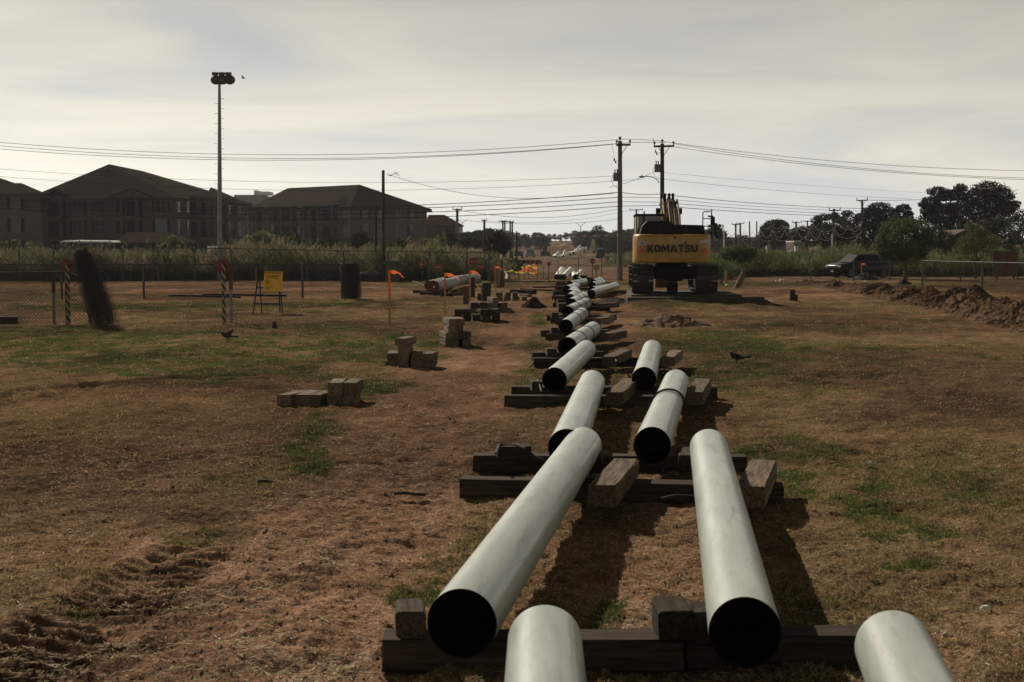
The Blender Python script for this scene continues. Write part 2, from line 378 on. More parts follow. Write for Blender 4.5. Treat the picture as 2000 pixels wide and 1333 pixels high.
M_ground = mat('ground_soil', (0.86, 0.86, 0.86), 0.95, 0.48, 30, 0.028, c2=(1.42, 1.36, 1.28), vcol=True, detail=9, bscale=42, spec=0.0)
tag(npmesh('ground', np.stack([gx, gy, gz], 1), gf, M_ground, colors=gc, smooth=True), kind='structure')
print('ground verts', len(gx))

def gh(x, y): return T(x, y) + micro(x, y)
# grass blades and straw: denser where the grass is, none on the bare track
def blades(name, n, kind, mt):
    px = rng.uniform(-260, 2260, n); py = 560 + (1333 + 120 - 560) * rng.random(n) ** 0.85
    dirz = np.sin(PITCH) + 0; r = np.stack([(px - CX) / F, np.zeros(n), np.zeros(n)], 1)
    ry = math.cos(PITCH) - (py - CY) / F * math.sin(PITCH); rz = -math.sin(PITCH) - (py - CY) / F * math.cos(PITCH)
    t = CAMH / (-rz); x = r[:, 0] * t; y = ry * t
    x += rng.normal(0, .05, n); y += rng.normal(0, .15, n)
    c, d, g, dk = ground_color(x, y)
    if kind == 'green': keep = rng.random(n) < np.clip(g * 1.25 - .12, 0, 1)
    elif kind == 'dry': keep = rng.random(n) < np.clip((1 - d * .93) * (1 - g * .6) * (1 - .5 * dk) * sstep(.36, .58, fbm(x * 3.1, y * 2.3, 131, 3)) * 1.5, 0.02, 1)
    else: keep = rng.random(n) < (.25 + .75 * d * (fbm(x * 2, y * 2, 141, 3) > .5)) * (1 - .6 * g)
    x, y, c, d, g = x[keep], y[keep], c[keep], d[keep], g[keep]; n = len(x)
    z = gh(x, y); lod = np.maximum(1, y / 11)
    if kind == 'green': L = rng.uniform(.018, .045, n); w = .0035; base = np.array((0.060, 0.100, 0.026)); vr = .45
    elif kind == 'dry': L = rng.uniform(.015, .045, n); w = .0034; base = np.array((0.33, 0.225, 0.125)); vr = .6
    else: L = rng.uniform(.015, .055, n); w = .0038; base = np.array((0.42, 0.34, 0.22)); vr = .45
    L = L * lod ** .35; ww = w * lod ** .9
    az = rng.uniform(0, 2 * np.pi, n); el = np.abs(rng.normal(.45, .35, n)) if kind != 'straw' else rng.uniform(-.05, .12, n)
    if kind == 'green': el = rng.uniform(.6, 1.45, n)
    dx, dy, dz = np.cos(az) * np.cos(el), np.sin(az) * np.cos(el), np.sin(el)
    a2 = rng.uniform(0, 2 * np.pi, n)
    b0 = np.stack([x, y, z - .001], 1); off = np.stack([np.cos(a2) * ww, np.sin(a2) * ww, rng.uniform(-.3, .3, n) * ww], 1)
    tip = b0 + np.stack([dx * L, dy * L, dz * L + (.003 if kind == 'straw' else 0)], 1)
    if kind == 'straw':
        b0[:, 2] += .004
        V = np.stack([b0 - off / 2, b0 + off / 2, tip + off / 2, tip - off / 2], 1).reshape(-1, 3); Fc = np.arange(4 * n).reshape(n, 4); k = 4
    else:
        V = np.stack([b0 - off, b0 + off, tip], 1).reshape(-1, 3); Fc = np.arange(3 * n).reshape(n, 3); k = 3
    cc = base * (1 - vr + 2 * vr * rng.random(n))[:, None] * (1 + rng.normal(0, .08, (n, 3)))
    if kind != 'green':
        br = rng.random(n) < .10; cc[br] *= 1.9
    if kind == 'green':
        yl = rng.random(n) < .3; cc[yl] = np.array((0.17, 0.15, 0.055)) * (.6 + .8 * rng.random(yl.sum()))[:, None]
    cc = np.clip(cc, 0.01, .8)
    tag(npmesh(name, V, Fc, mt, colors=np.repeat(cc, k, 0)), kind='stuff')
    print(name, n)
M_blade = mat('grass_blade', (1, 1, 1), 0.9, 0.1, 3, vcol=True, trans=0.35, c2=(1, 1, 1), spec=.03)
M_straw = mat('straw', (1, 1, 1), 0.9, 0.1, 3, vcol=True, c2=(1, 1, 1), spec=.05)
tag(None or bpy.data.objects['ground'], kind='structure')
blades('green_grass', 420000, 'green', M_blade)
blades('dry_grass', 520000, 'dry', M_blade)
blades('straw_litter', 190000, 'straw', M_straw)
# clods and small stones on the bare soil
def clods(n):
    V = []; Fa = []; C = []
    px = rng.uniform(-200, 2200, n); py = 600 + 850 * rng.random(n) ** .8
    for i in range(n):
        r = ray(px[i], py[i]); t = CAMH / -r.z; x, y = r.x * t, r.y * t
        if y < 5: continue
        V.append((x, y))
    P = np.array(V); c, d, g, dk = ground_color(P[:, 0], P[:, 1])
    k = rng.random(len(P)) < (.25 + .7 * np.maximum(d, dk)) * (1 - .8 * g); P = P[k]; c = c[k]
    z = gh(P[:, 0], P[:, 1]); m = len(P); s = (rng.gamma(1.3, .0034, m) + .003) * np.maximum(1, P[:, 1] / 14) ** .5
    o = np.array([(1, 0, 0), (0, 1, 0), (-1, 0, 0), (0, -1, 0), (.2, .2, .55), (0, 0, -.5)]); q = np.array([(0, 1, 4), (1, 2, 4), (2, 3, 4), (3, 0, 4), (1, 0, 5), (2, 1, 5), (3, 2, 5), (0, 3, 5)])
    VV = np.stack([P[:, 0], P[:, 1], z], 1)[:, None, :] + o[None] * s[:, None, None] * (1 + rng.normal(0, .25, (m, 6, 1)))
    FF = (q[None] + 6 * np.arange(m)[:, None, None]).reshape(-1, 3)
    cc = np.repeat(c * rng.uniform(.7, 1.25, (m, 1)), 6, 0)
    tag(npmesh('soil_clods', VV.reshape(-1, 3), FF, M_straw, colors=cc), kind='stuff'); print('clods', m)
clods(30000)

# ------------------------------------------------------------------ dirt berms and mounds
M_berm = mat('turned_soil', (0.145, 0.088, 0.052), 0.95, 0.45, 5, 0.03, c2=(0.22, 0.14, 0.085), bscale=16, spec=.1)
M_darksoil = mat('dark_soil', (0.040, 0.027, 0.020), 0.95, 0.4, 6, 0.03, bscale=14, spec=.1)
def berm():
    P = [GP(1560, 551), GP(1620, 556), GP(1700, 571), GP(1775, 583), GP(1850, 597), GP(1930, 613), GP(2010, 634), GP(2120, 660)]
    H = [.05, .13, .28, .35, .38, .36, .33, .32]; Wd = [.8, 1.0, 1.2, 1.25, 1.2, 1.15, 1.1, 1.1]
    n = 900; m = 96; V = []; s = np.linspace(0, len(P) - 1, n)
    px = np.interp(s, range(len(P)), [p.x for p in P]); py = np.interp(s, range(len(P)), [p.y for p in P])
    hh = np.interp(s, range(len(P)), H); ww = np.interp(s, range(len(P)), Wd)
    tx = np.gradient(px); ty = np.gradient(py); L = np.hypot(tx, ty); nx, ny = -ty / L, tx / L
    v = np.linspace(-1, 1, m)
    X = px[:, None] + nx[:, None] * v[None] * ww[:, None] * 1.25; Y = py[:, None] + ny[:, None] * v[None] * ww[:, None] * 1.25
    lump = fbm(X * .75, Y * .75, 201, 3); f2 = fbm(X * 3.2, Y * 3.2, 205, 4, .6); pr = np.clip(1 - np.abs(v) ** 1.6, 0, 1)[None]
    Z = T(X, Y) - .05 + hh[:, None] * (pr ** .8) * (.12 + 1.5 * sstep(.3, .72, lump)) + (f2 - .5) * .38 * pr ** .5 + (fbm(X * 9, Y * 9, 215, 3, .7) - .5) * .20 * pr
    e = np.minimum(sstep(0, 35, np.arange(n)), 1)[:, None]; Z = Z * e - .1 * (1 - e)
    I = np.arange(n * m).reshape(n, m); Fc = np.stack([I[:-1, :-1].ravel(), I[:-1, 1:].ravel(), I[1:, 1:].ravel(), I[1:, :-1].ravel()], 1)
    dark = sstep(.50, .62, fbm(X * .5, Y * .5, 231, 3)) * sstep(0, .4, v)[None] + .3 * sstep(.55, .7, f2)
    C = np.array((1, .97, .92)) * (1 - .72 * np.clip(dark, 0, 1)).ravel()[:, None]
    mm = mat('berm_soil', (0.105, 0.068, 0.046), 0.95, 0.45, 9, 0.02, c2=(0.175, 0.115, 0.078), bscale=26, spec=0, vcol=True)
    tag(npmesh('dirt_berm', np.stack([X.ravel(), Y.ravel(), Z.ravel()], 1), Fc, mm, colors=C), kind='structure')
berm()
def mound(px, py, w, h, label, mt, seed, dep=.8, cat='dirt mound', name='dirt_mound'):
    c = GP(px, py); n = 40; a = np.linspace(-1, 1, n); X, Y = np.meshgrid(a * w / 2, a * w / 2 * dep); r = np.hypot(X / (w / 2), Y / (w / 2 * dep))
    Z = h * np.clip(1 - r ** 1.15, -.05, 1) * (.55 + .9 * fbm(X * 2.4 + seed, Y * 2.4, seed, 3)) + (fbm(X * 8, Y * 8, seed + 5, 3) - .5) * h * .35 * (r < 1) - .03
    I = np.arange(n * n).reshape(n, n); Fc = np.stack([I[:-1, :-1].ravel(), I[:-1, 1:].ravel(), I[1:, 1:].ravel(), I[1:, :-1].ravel()], 1)
    o = npmesh(name, np.stack([X.ravel(), Y.ravel(), Z.ravel()], 1), Fc, mt); o.location = (c.x, c.y, c.z)
    tag(o, label, cat)
mound(1310, 636, 2.4, .38, 'low heap of straw coloured soil right of the pipe row', M_berm, 3)
mound(1042, 601, 1.0, .34, 'small pointed heap of dark soil on the track left of the pipes', M_darksoil, 5)
mound(1203, 592, 2.0, .22, 'flat dark spoil heap between the pipes and the excavator', M_darksoil, 8)
mound(1466, 541, 2.9, .62, 'dark soil heap beneath the brush right of the excavator', M_darksoil, 11)
mound(1690, 547, 1.9, .52, 'dark gravel heap in front of the parked black vehicle', mat('gravel_dark', (0.05, 0.048, 0.045), .95, .4, 9, .02), 14)
mound(1905, 583, 1.6, .5, 'dark clod of topsoil on the berm nearest the short fence post', M_darksoil, 19, name='topsoil_clod')
mound(1868, 573, 1.5, .42, 'rounded dark topsoil clod midway along the berm', M_darksoil, 23, name='topsoil_clod')
mound(1765, 556, 1.0, .36, 'small dark topsoil clod at the far end of the berm', M_darksoil, 29, name='topsoil_clod')
mound(1480, 588, .9, .14, 'little dark clod pile beside the excavator mat', M_darksoil, 31)
# ------------------------------------------------------------------ timbers
_tm = {}
def tie_mesh(L, w=.225, h=.165, v=0, mt=None):
    key = (round(L, 2), w, h, v, mt.name if mt else '')
    if key in _tm: return _tm[key]
    rr = random.Random(int(L * 100) + v * 17); n = max(3, int(L / .35)); c = .014
    prof = [(-w / 2 + c, 0), (w / 2 - c, 0), (w / 2, c), (w / 2, h - c), (w / 2 - c, h), (-w / 2 + c, h), (-w / 2, h - c), (-w / 2, c)]
    vs = []
    for i in range(n + 1):
        x = -L / 2 + L * i / n
        for (a, b) in prof: vs.append((x + (rr.uniform(-.008, .008) if i in (0, n) else 0), a + rr.uniform(-.004, .004), b + rr.uniform(-.004, .004)))
    fs = [(i * 8 + k, i * 8 + (k + 1) % 8, (i + 1) * 8 + (k + 1) % 8, (i + 1) * 8 + k) for i in range(n) for k in range(8)] + [tuple(range(7, -1, -1)), tuple(range(n * 8, n * 8 + 8))]
    me = bpy.data.meshes.new('timber'); me.from_pydata(vs, [], fs)
    bm = bmesh.new(); bm.from_mesh(me); bmesh.ops.recalc_face_normals(bm, faces=bm.faces); bm.to_mesh(me); bm.free()
    me.materials.append(mt or M_wood); _tm[key] = me; return me
_tn = [0]
def tie(loc, L, rot, label, name='timber', cat='timber', group=None, w=.225, h=.165, mt=None, tilt=0.0, roll=0.0):
    _tn[0] += 1
    o = bpy.data.objects.new(name, tie_mesh(L, w, h, _tn[0] % 4, mt)); col.objects.link(o)
    o.location = loc; o.rotation_euler = (roll, tilt, rot)
    return tag(o, label, cat, group)
def cross(pxl, yl, pxr, yr, label, z=0.0, lift=0.0, **k):
    """a tie seen side-on: the front lower corners at two pixels"""
    a = GP(pxl, yl, z); b = GP(pxr, yr, z); d = b - a; L = math.hypot(d.x, d.y); r = math.atan2(d.y, d.x); w = k.get('w', .225)
    m = (a + b) / 2 + Vector((-math.sin(r), math.cos(r), 0)) * w / 2
    m.z = a.z - .012 + lift
    return tie(m, L, r, label, group=k.pop('group', 'timbers laid under the pipe row'), **k)
H1 = .163
cross(747, 1310, 1336, 1310, 'dark crosswise timber nearest the camera, left half of the front support')
cross(1342, 1306, 1706, 1300, 'short dark timber at the right of the front support, under the right pipe end')
cross(897, 972, 1530, 986, 'long crosswise timber whose left end sticks out, second support from the camera')
cross(923, 922, 1458, 925, 'long crosswise timber just behind the second support, under open pipe ends')
cross(985, 796, 1392, 798, 'crosswise timber in front of the pair under the third pipes')
cross(998, 777, 1400, 778, 'crosswise timber at the back of the pair under the third pipes')
cross(1043, 717, 1300, 716, 'front timber under the near end of the first banded pipe', )
cross(1040, 705, 1180, 704, 'rear timber under the near end of the first banded pipe')
cross(1066, 666, 1200, 667, 'front timber under the fourth plain pipe')
cross(1057, 658, 1190, 657, 'rear timber under the fourth plain pipe')
cross(1075, 632, 1188, 633, 'front timber behind the second banded pipe end')
cross(1068, 626, 1182, 626, 'rear timber behind the second banded pipe end')
cross(1096, 608, 1190, 609, 'timber under the third banded pipe, its right end bare')
cross(1080, 600, 1176, 600, 'timber just beyond the third banded pipe')
cross(1078, 586, 1160, 586, 'low timber at the left of the distant pipe heap')
cross(1085, 578, 1170, 578, 'timber with a broken end beneath the distant pipe heap')
cross(1084, 568, 1150, 568, 'timber under the farthest pipes of the row')
cross(1086, 560, 1200, 561, 'farthest crosswise timber of the pipe row')
cross(1015, 567, 1086, 569, 'long thin plank lying left of the distant pipe heap', h=.09, group=None)
cross(1045, 563, 1088, 562, 'second thin plank lying behind the long one', h=.09, group=None)
# chocks and short blocks on the crosswise timbers
def block(px, py, L, deg, label, z=H1, **k):
    p = GP(px, py, z); k.setdefault('group', 'short blocks wedging the pipes'); k.setdefault('mt', M_wood2 if ('sunlit' in label or 'pale' in label or 'slant' in label) else M_wood)  # sunlit blocks get the paler timber: sun and shade put into colour choice
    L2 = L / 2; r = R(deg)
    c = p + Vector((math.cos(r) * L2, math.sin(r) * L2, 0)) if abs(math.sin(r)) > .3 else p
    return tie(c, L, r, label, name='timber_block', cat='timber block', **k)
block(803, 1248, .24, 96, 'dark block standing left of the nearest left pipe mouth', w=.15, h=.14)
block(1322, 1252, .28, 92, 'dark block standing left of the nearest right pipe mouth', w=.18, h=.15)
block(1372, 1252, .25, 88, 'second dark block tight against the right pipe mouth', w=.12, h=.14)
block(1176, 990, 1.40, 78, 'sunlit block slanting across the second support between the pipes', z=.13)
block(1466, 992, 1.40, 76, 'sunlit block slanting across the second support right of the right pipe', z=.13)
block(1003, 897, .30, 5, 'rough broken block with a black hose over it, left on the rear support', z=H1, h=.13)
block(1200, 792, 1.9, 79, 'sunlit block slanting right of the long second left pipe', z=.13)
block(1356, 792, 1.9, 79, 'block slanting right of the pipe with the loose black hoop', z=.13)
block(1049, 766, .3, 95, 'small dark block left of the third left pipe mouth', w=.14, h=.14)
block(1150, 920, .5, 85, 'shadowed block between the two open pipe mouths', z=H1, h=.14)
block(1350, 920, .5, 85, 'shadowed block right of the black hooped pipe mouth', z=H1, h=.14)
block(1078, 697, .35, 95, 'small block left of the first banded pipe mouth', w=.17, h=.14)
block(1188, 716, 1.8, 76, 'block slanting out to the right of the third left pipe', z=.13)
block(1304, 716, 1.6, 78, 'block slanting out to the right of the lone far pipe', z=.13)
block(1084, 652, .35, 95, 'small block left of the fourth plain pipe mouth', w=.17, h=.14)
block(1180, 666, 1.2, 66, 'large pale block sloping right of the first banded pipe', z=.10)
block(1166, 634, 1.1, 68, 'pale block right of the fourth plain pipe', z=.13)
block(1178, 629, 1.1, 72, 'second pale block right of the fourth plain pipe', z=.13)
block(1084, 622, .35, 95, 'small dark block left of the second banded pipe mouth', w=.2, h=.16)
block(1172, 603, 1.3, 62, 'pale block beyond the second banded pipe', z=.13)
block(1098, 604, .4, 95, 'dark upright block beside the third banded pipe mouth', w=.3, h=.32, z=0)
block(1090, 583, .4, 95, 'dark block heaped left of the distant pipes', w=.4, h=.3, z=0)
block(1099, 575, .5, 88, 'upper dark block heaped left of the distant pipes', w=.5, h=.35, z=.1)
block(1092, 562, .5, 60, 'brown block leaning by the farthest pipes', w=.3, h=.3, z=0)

for (x_, y_, L_, a_, w_, h_, lb_) in ((1100, 611, .5, 92, .3, .3, 'dark squat block left of the sixth pipe mouth'), (1092, 594, .6, 80, .35, .3, 'dark block beside the seventh pipe mouth'), (1188, 594, 1.6, 70, .22, .16, 'timber slanting right of the seventh pipe'), (1178, 584, 1.4, 66, .22, .16, 'timber slanting towards the far right pipe heap'),
                                      (1146, 583, .8, 60, .3, .3, 'dark block between the two far pipe heaps'), (1150, 556, .8, 85, .5, .4, 'dark blocks behind the thick plain pipe'), (1140, 551, .8, 85, .4, .4, 'dark block under the far banded pipes'), (1175, 575, 1.2, 20, .2, .16, 'low timber under the thick plain pipe')):
    block(x_, y_, L_, a_, lb_, z=.0, w=w_, h=h_)
# stacks of short timbers left of the track: (dx, row, dy, turn, length)
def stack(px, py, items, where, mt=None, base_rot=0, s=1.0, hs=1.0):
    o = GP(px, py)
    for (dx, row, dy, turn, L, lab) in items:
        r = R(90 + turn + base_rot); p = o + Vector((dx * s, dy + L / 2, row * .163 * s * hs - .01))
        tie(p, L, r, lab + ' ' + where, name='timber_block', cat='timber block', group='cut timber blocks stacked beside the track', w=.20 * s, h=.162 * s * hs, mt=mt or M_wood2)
stack(564, 794, [(0, 0, 0, -12, .62, 'leftmost ground block'), (.21, 0, .05, -8, .62, 'second ground block'), (.40, 0, .02, -14, .60, 'third ground block'), (.60, 0, 0, 2, .62, 'fourth ground block'), (.80, 0, 0, 3, .66, 'rightmost ground block'),
                (.615, 1, 0, 0, .60, 'upper left block'), (.82, 1, .0, -3, .62, 'upper right block')], 'of the low stack nearest the camera, left of the track')
stack(762, 718, [(0, 0, .04, 2, .7, 'bottom left block'), (.22, 0, .04, 0, .7, 'bottom second block'), (.45, 0, 0, 3, .7, 'bottom middle block'), (.68, 0, -.02, -4, .7, 'bottom right block'),
                 (.03, 1, .02, 2, .75, 'middle row left block'), (.24, 1, .04, -2, .7, 'middle row second block'), (.46, 1, 0, 4, .6, 'middle row third block'), (.69, 1, -.05, -6, .6, 'middle row right block'),
                 (.25, 2, .06, -3, .6, 'third row block'), (.25, 3, .02, -12, .7, 'topmost block')], 'of the stepped second stack, left of the track', hs=.80)
stack(871, 676, [(0, 0, 0, 12, .7, 'bottom left block'), (.22, 0, .05, -3, .7, 'bottom middle block'), (.46, 0, 0, 4, .7, 'bottom right block'), (0, 1, .0, 14, .75, 'second row left block'), (.22, 1, .02, 0, .7, 'second row middle block'), (.45, 1, .15, -4, .6, 'second row right block'),
                 (.08, 2, 0, 10, .8, 'third row left block'), (.29, 2, .02, 2, .7, 'third row right block'), (.07, 3, -.02, 12, .9, 'top left block'), (.285, 3, 0, 8, .9, 'top right block')], 'of the tall third stack with sunlit left sides', s=.92)
stack(892, 629, [(0, 0, .2, 0, .8, 'bottom left block'), (.25, 0, .2, 0, .8, 'bottom second block'), (.5, 0, 0, 2, .8, 'bottom third block'), (.75, 0, -.1, -2, .8, 'bottom fourth block'), (1.0, 0, 0, 0, .8, 'bottom right block'), (0.02, 1, .2, 3, .8, 'upper left block'), (.24, 1, .22, 0, .8, 'upper second block'),
                 (.72, 1, .0, -3, .8, 'upper third block'), (.96, 1, 0, -8, .8, 'upper right block'), (.42, 2, .25, 6, .7, 'topmost block'), (.62, 2, .5, 10, .7, 'top rear block')], 'of the wide dark fourth stack', mt=M_wood, s=1.12)
stack(944, 611, [(0, 0, 0, 4, .9, 'bottom left block'), (.25, 0, 0, -6, .9, 'bottom second block'), (.52, 0, 0, 5, .9, 'bottom third block'), (.78, 0, -.05, -5, .8, 'bottom right block'), (.1, 1, .1, 12, 1.0, 'upper left block'), (.36, 1, .1, 0, .9, 'upper middle block'), (.6, 1, .15, 10, .9, 'upper right block'), (-.35, 0, .3, 0, .5, 'lone left block'), (.3, 2, .2, 14, .8, 'topmost block')],
      'of the fifth stack beyond the dark one', s=1.0)
stack(975, 588, [(0, 0, 0, 4, .9, 'bottom left block'), (.3, 0, 0, -3, .9, 'bottom middle block'), (.62, 0, .1, 5, .9, 'bottom right block'), (0, 1, .1, -4, .8, 'upper left block'), (.3, 1, .1, 6, .8, 'upper middle block'), (.6, 1, .1, 0, .8, 'upper right block'), (.95, 0, .2, 0, .5, 'low right block')], 'of the sixth, farthest stack', s=1.05)
cross(996, 573, 1040, 575, 'dark plank pile edge beyond the last stack', h=.2, group=None)
cross(1015, 579, 1030, 580, 'pale short plank beyond the last stack', h=.12, group=None, mt=M_wood2)
cross(860, 580, 884, 580, 'short dark beam lying by the flagged stakes', group=None)
cross(926, 553, 937, 553, 'short dark beam lying behind the round post', group=None, h=.3)
cross(-30, 633, 34, 632, 'dark beam end lying against the left fence', group=None, h=.2, w=.3)
cross(1543, 588, 1553, 588, 'tall dark stub of a timber set on end right of the excavator', h=.46, w=.2, group=None)
cross(1552, 588, 1558, 588, 'lower dark stub beside the tall timber stub', h=.26, w=.18, group=None)
def sticks():
    for i, (a, b, lab) in enumerate([((770, 968), (830, 970), 'thin dark stick on the bare soil left of the pipes'), ((505, 944), (552, 948), 'short flat dark stick on the soil in the left foreground'),
                      ((395, 578), (560, 580), 'long dark pipe length lying along the far left fence'), ((330, 580), (470, 583), 'second dark pipe length lying along the far left fence')]):
        p = GP(*a, .012); q = GP(*b, .012); r = .016 if i < 2 else .05; mb = MB(p)
        mb.tube([p + Vector((0, 0, r)), p.lerp(q, .35) + Vector((0, 0, r + .01)), p.lerp(q, .7) + Vector((0, 0, r)), q + Vector((0, 0, r))], r, 6)
        tag(mb.build('stick' if i < 2 else 'dark_pipe', M_darkw if i < 2 else M_rubber), lab, 'stick' if i < 2 else 'pipe')
sticks()

# ------------------------------------------------------------------ white pipes
PR = .1675
M_pipe = mat('pale_pvc', (0.37, 0.415, 0.370), 0.33, 0.10, 2.2, 0.0006, stretch=(3.0, 0.5, 3.0), c2=(0.485, 0.52, 0.465), coat=0.15, obj_rand=0.04, bscale=8)
# scuffs and a film of dust
def dress_pipe(m):
    t = m.node_tree; b = [n for n in t.nodes if n.type == 'BSDF_PRINCIPLED'][0]; src = b.inputs['Base Color'].links[0].from_socket
    tcn = N(t, 'ShaderNodeTexCoord'); mp = N(t, 'ShaderNodeMapping'); mp.inputs['Scale'].default_value = (9, 1.1, 9); t.links.new(tcn.outputs['Object'], mp.inputs[0])
    oi = N(t, 'ShaderNodeObjectInfo'); cm = N(t, 'ShaderNodeCombineXYZ'); [t.links.new(oi.outputs['Random'], cm.inputs[i]) for i in range(3)]
    sc = N(t, 'ShaderNodeVectorMath', operation='SCALE'); sc.inputs['Scale'].default_value = 53; t.links.new(cm.outputs[0], sc.inputs[0])
    ad = N(t, 'ShaderNodeVectorMath', operation='ADD'); t.links.new(mp.outputs[0], ad.inputs[0]); t.links.new(sc.outputs[0], ad.inputs[1])
    nz = N(t, 'ShaderNodeTexNoise'); nz.inputs['Scale'].default_value = 1.3; nz.inputs['Detail'].default_value = 8; nz.inputs['Roughness'].default_value = .72; t.links.new(ad.outputs[0], nz.inputs['Vector'])
    rp = N(t, 'ShaderNodeValToRGB'); rp.color_ramp.elements[0].position = .54; rp.color_ramp.elements[1].position = .74; rp.color_ramp.elements[0].color = (0, 0, 0, 1); rp.color_ramp.elements[1].color = (1, 1, 1, 1)
    t.links.new(nz.outputs[0], rp.inputs[0])
    mul = N(t, 'ShaderNodeMath', operation='MULTIPLY'); mul.inputs[1].default_value = .85; t.links.new(rp.outputs[0], mul.inputs[0])
    mx = N(t, 'ShaderNodeMix', data_type='RGBA'); mx.inputs[7].default_value = (0.21, 0.19, 0.15, 1)
    t.links.new(mul.outputs[0], mx.inputs[0]); t.links.new(src, mx.inputs[6]); t.links.new(mx.outputs[2], b.inputs['Base Color'])
    m2 = N(t, 'ShaderNodeMapRange'); m2.inputs['To Min'].default_value = .14; m2.inputs['To Max'].default_value = .52; t.links.new(nz.outputs[0], m2.inputs[0]); t.links.new(m2.outputs[0], b.inputs['Roughness'])
dress_pipe(M_pipe)
def tube_mesh(L, ro, ri, n=56, sag=0.0):
    vs = []; fs = []; m = 8
    for (r, k) in ((ro, 0), (ri, 1)):
        for j in range(m + 1):
            y = L * j / m
            for i in range(n):
                t = 2 * math.pi * i / n; vs.append((r * math.cos(t), y, r * math.sin(t)))
    def id(k, j, i): return k * (m + 1) * n + j * n + i % n
    for j in range(m):
        for i in range(n):
            fs.append((id(0, j, i), id(0, j, i + 1), id(0, j + 1, i + 1), id(0, j + 1, i))); fs.append((id(1, j, i), id(1, j + 1, i), id(1, j + 1, i + 1), id(1, j, i + 1)))
    for i in range(n):
        fs.append((id(0, 0, i), id(1, 0, i), id(1, 0, i + 1), id(0, 0, i + 1))); fs.append((id(0, m, i), id(0, m, i + 1), id(1, m, i + 1), id(1, m, i)))
    me = bpy.data.meshes.new('pipe_wall'); me.from_pydata(vs, [], fs)
    bm = bmesh.new(); bm.from_mesh(me); bmesh.ops.recalc_face_normals(bm, faces=bm.faces); bm.to_mesh(me); bm.free()
    me.polygons.foreach_set('use_smooth', [True] * len(me.polygons)); me.set_sharp_from_angle(angle=R(50))
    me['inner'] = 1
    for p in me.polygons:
        c = p.center; p.material_index = 1 if math.hypot(c.x, c.z) < (ro * .5 + ri * .5) + .1 * (ro - ri) or p.normal.y < -.5 else 0  # inner wall and near rim go black; the bore's shade is put into colour
    return me
PM = {}
def disc_mesh(r, th=.01, n=40):
    mb = MB(); mb.cyl((0, 0, 0), (0, th, 0), r, r, n); me = bpy.data.meshes.new('end_cover'); me.from_pydata([tuple(v) for v in mb.v], [], mb.f); return me
def ring_mesh(r, w, t=.012, n=40):
    vs = []; fs = []
    for i in range(n):
        a = 2 * math.pi * i / n; c, s = math.cos(a), math.sin(a)
        for (rr, y) in ((r - .001, -w / 2), (r + t, -w / 2), (r + t, w / 2), (r - .001, w / 2)): vs.append((rr * c, y, rr * s))
    for i in range(n):
        j = (i + 1) % n
        for k in range(4): fs.append((i * 4 + k, i * 4 + (k + 1) % 4, j * 4 + (k + 1) % 4, j * 4 + k))
    me = bpy.data.meshes.new('strap'); me.from_pydata(vs, [], fs)
    bm = bmesh.new(); bm.from_mesh(me); bmesh.ops.recalc_face_normals(bm, faces=bm.faces); bm.to_mesh(me); bm.free(); return me
def place(parent, name, me, m, y=0.0):
    if me.name not in PM:
        me.materials.append(m); PM[me.name] = 1
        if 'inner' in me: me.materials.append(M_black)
    o = bpy.data.objects.new(name, me); col.objects.link(o); o.parent = parent; o.location = (0, y, 0); return o
_w = {}
def pipe(near, far, label, L=6.1, bands=(), ztop=.5, ztop2=None, r=PR, group='white water pipes laid out in a row', capfar=True, wall=None, bw=.03, gl=True):
    """near / far: pixel of the top of each end, or a world point of the centre line"""
    def pt(q, zt): return (GP(q[0], q[1], zt) - Vector((0, 0, r))) if len(q) == 2 else Vector(q)
    a = pt(near, ztop); b = pt(far, ztop2 or ztop)
    d = (b - a)
    if L is None: L = d.length
    d.normalize()
    o = thing('water_pipe', a, label, 'pipe', group)
    o.rotation_euler = (math.asin(max(-1, min(1, d.z))), 0, math.atan2(-d.x, d.y))
    kL = (round(L, 1), r)
    if kL not in _w: _w[kL] = tube_mesh(L, r, r * .953); _w[(kL, 'c')] = disc_mesh(r * .951)
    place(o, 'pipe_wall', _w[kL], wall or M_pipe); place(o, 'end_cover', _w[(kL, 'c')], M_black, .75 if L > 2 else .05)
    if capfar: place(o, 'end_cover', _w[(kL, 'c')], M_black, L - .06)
    if bands:
        kb = ('b', r, bw)
        if kb not in _w: _w[kb] = ring_mesh(r, bw)
        for y in bands: place(o, 'strap', _w[kb], M_rubber, y)
    return o
HZC = .163 + PR
pipe((.03, .26, HZC), (.148, 6.30, HZC), 'pale pipe running out of the bottom edge between the two long ones', L=6.05)
pipe((.86, .22, HZC), (1.70, 6.27, HZC), 'pale greenish pipe in the bottom right corner of the picture', L=6.05)
pipe((902, 1150), (1131, 845), 'longest looking left pipe, black mouth nearest the camera, scuffed side')
pipe((1456, 1166), (1386, 845), 'right hand pipe with its black mouth nearest the camera')
pipe((1107, 838), (1158, 720), 'second left pipe, its mouth half hidden by the nearest left pipe')
hoop = pipe((1274, 834), (1323, 716), 'second right pipe with a loose black hose looped over its middle')
pipe((1083, 718), (1146, 664), 'third left pipe, mouth just left of the long one before it')
pipe((1258, 717), (1273, 667), 'lone pipe farthest up the right row')
pipe((1108, 660), (1156, 630), 'fourth left pipe with three black bands, one at its rim', bands=(.03, 2.1, 4.0, 6.0))
pipe((1105, 624), (1145, 595), 'fifth left pipe with two black bands on its far half', bands=(3.0, 4.9))
pipe((1109, 598), (1151, 579), 'sixth left pipe with bands all along, almost hidden behind the fifth', bands=(.3, 2.4, 4.2, 5.8))
pipe((1116, 583), (1137, 572), 'seventh left pipe with two dark bands', bands=(2.6, 4.4))
pipe((1113, 574), (1127, 564), 'eighth left pipe with one dark band', bands=(3.2,))
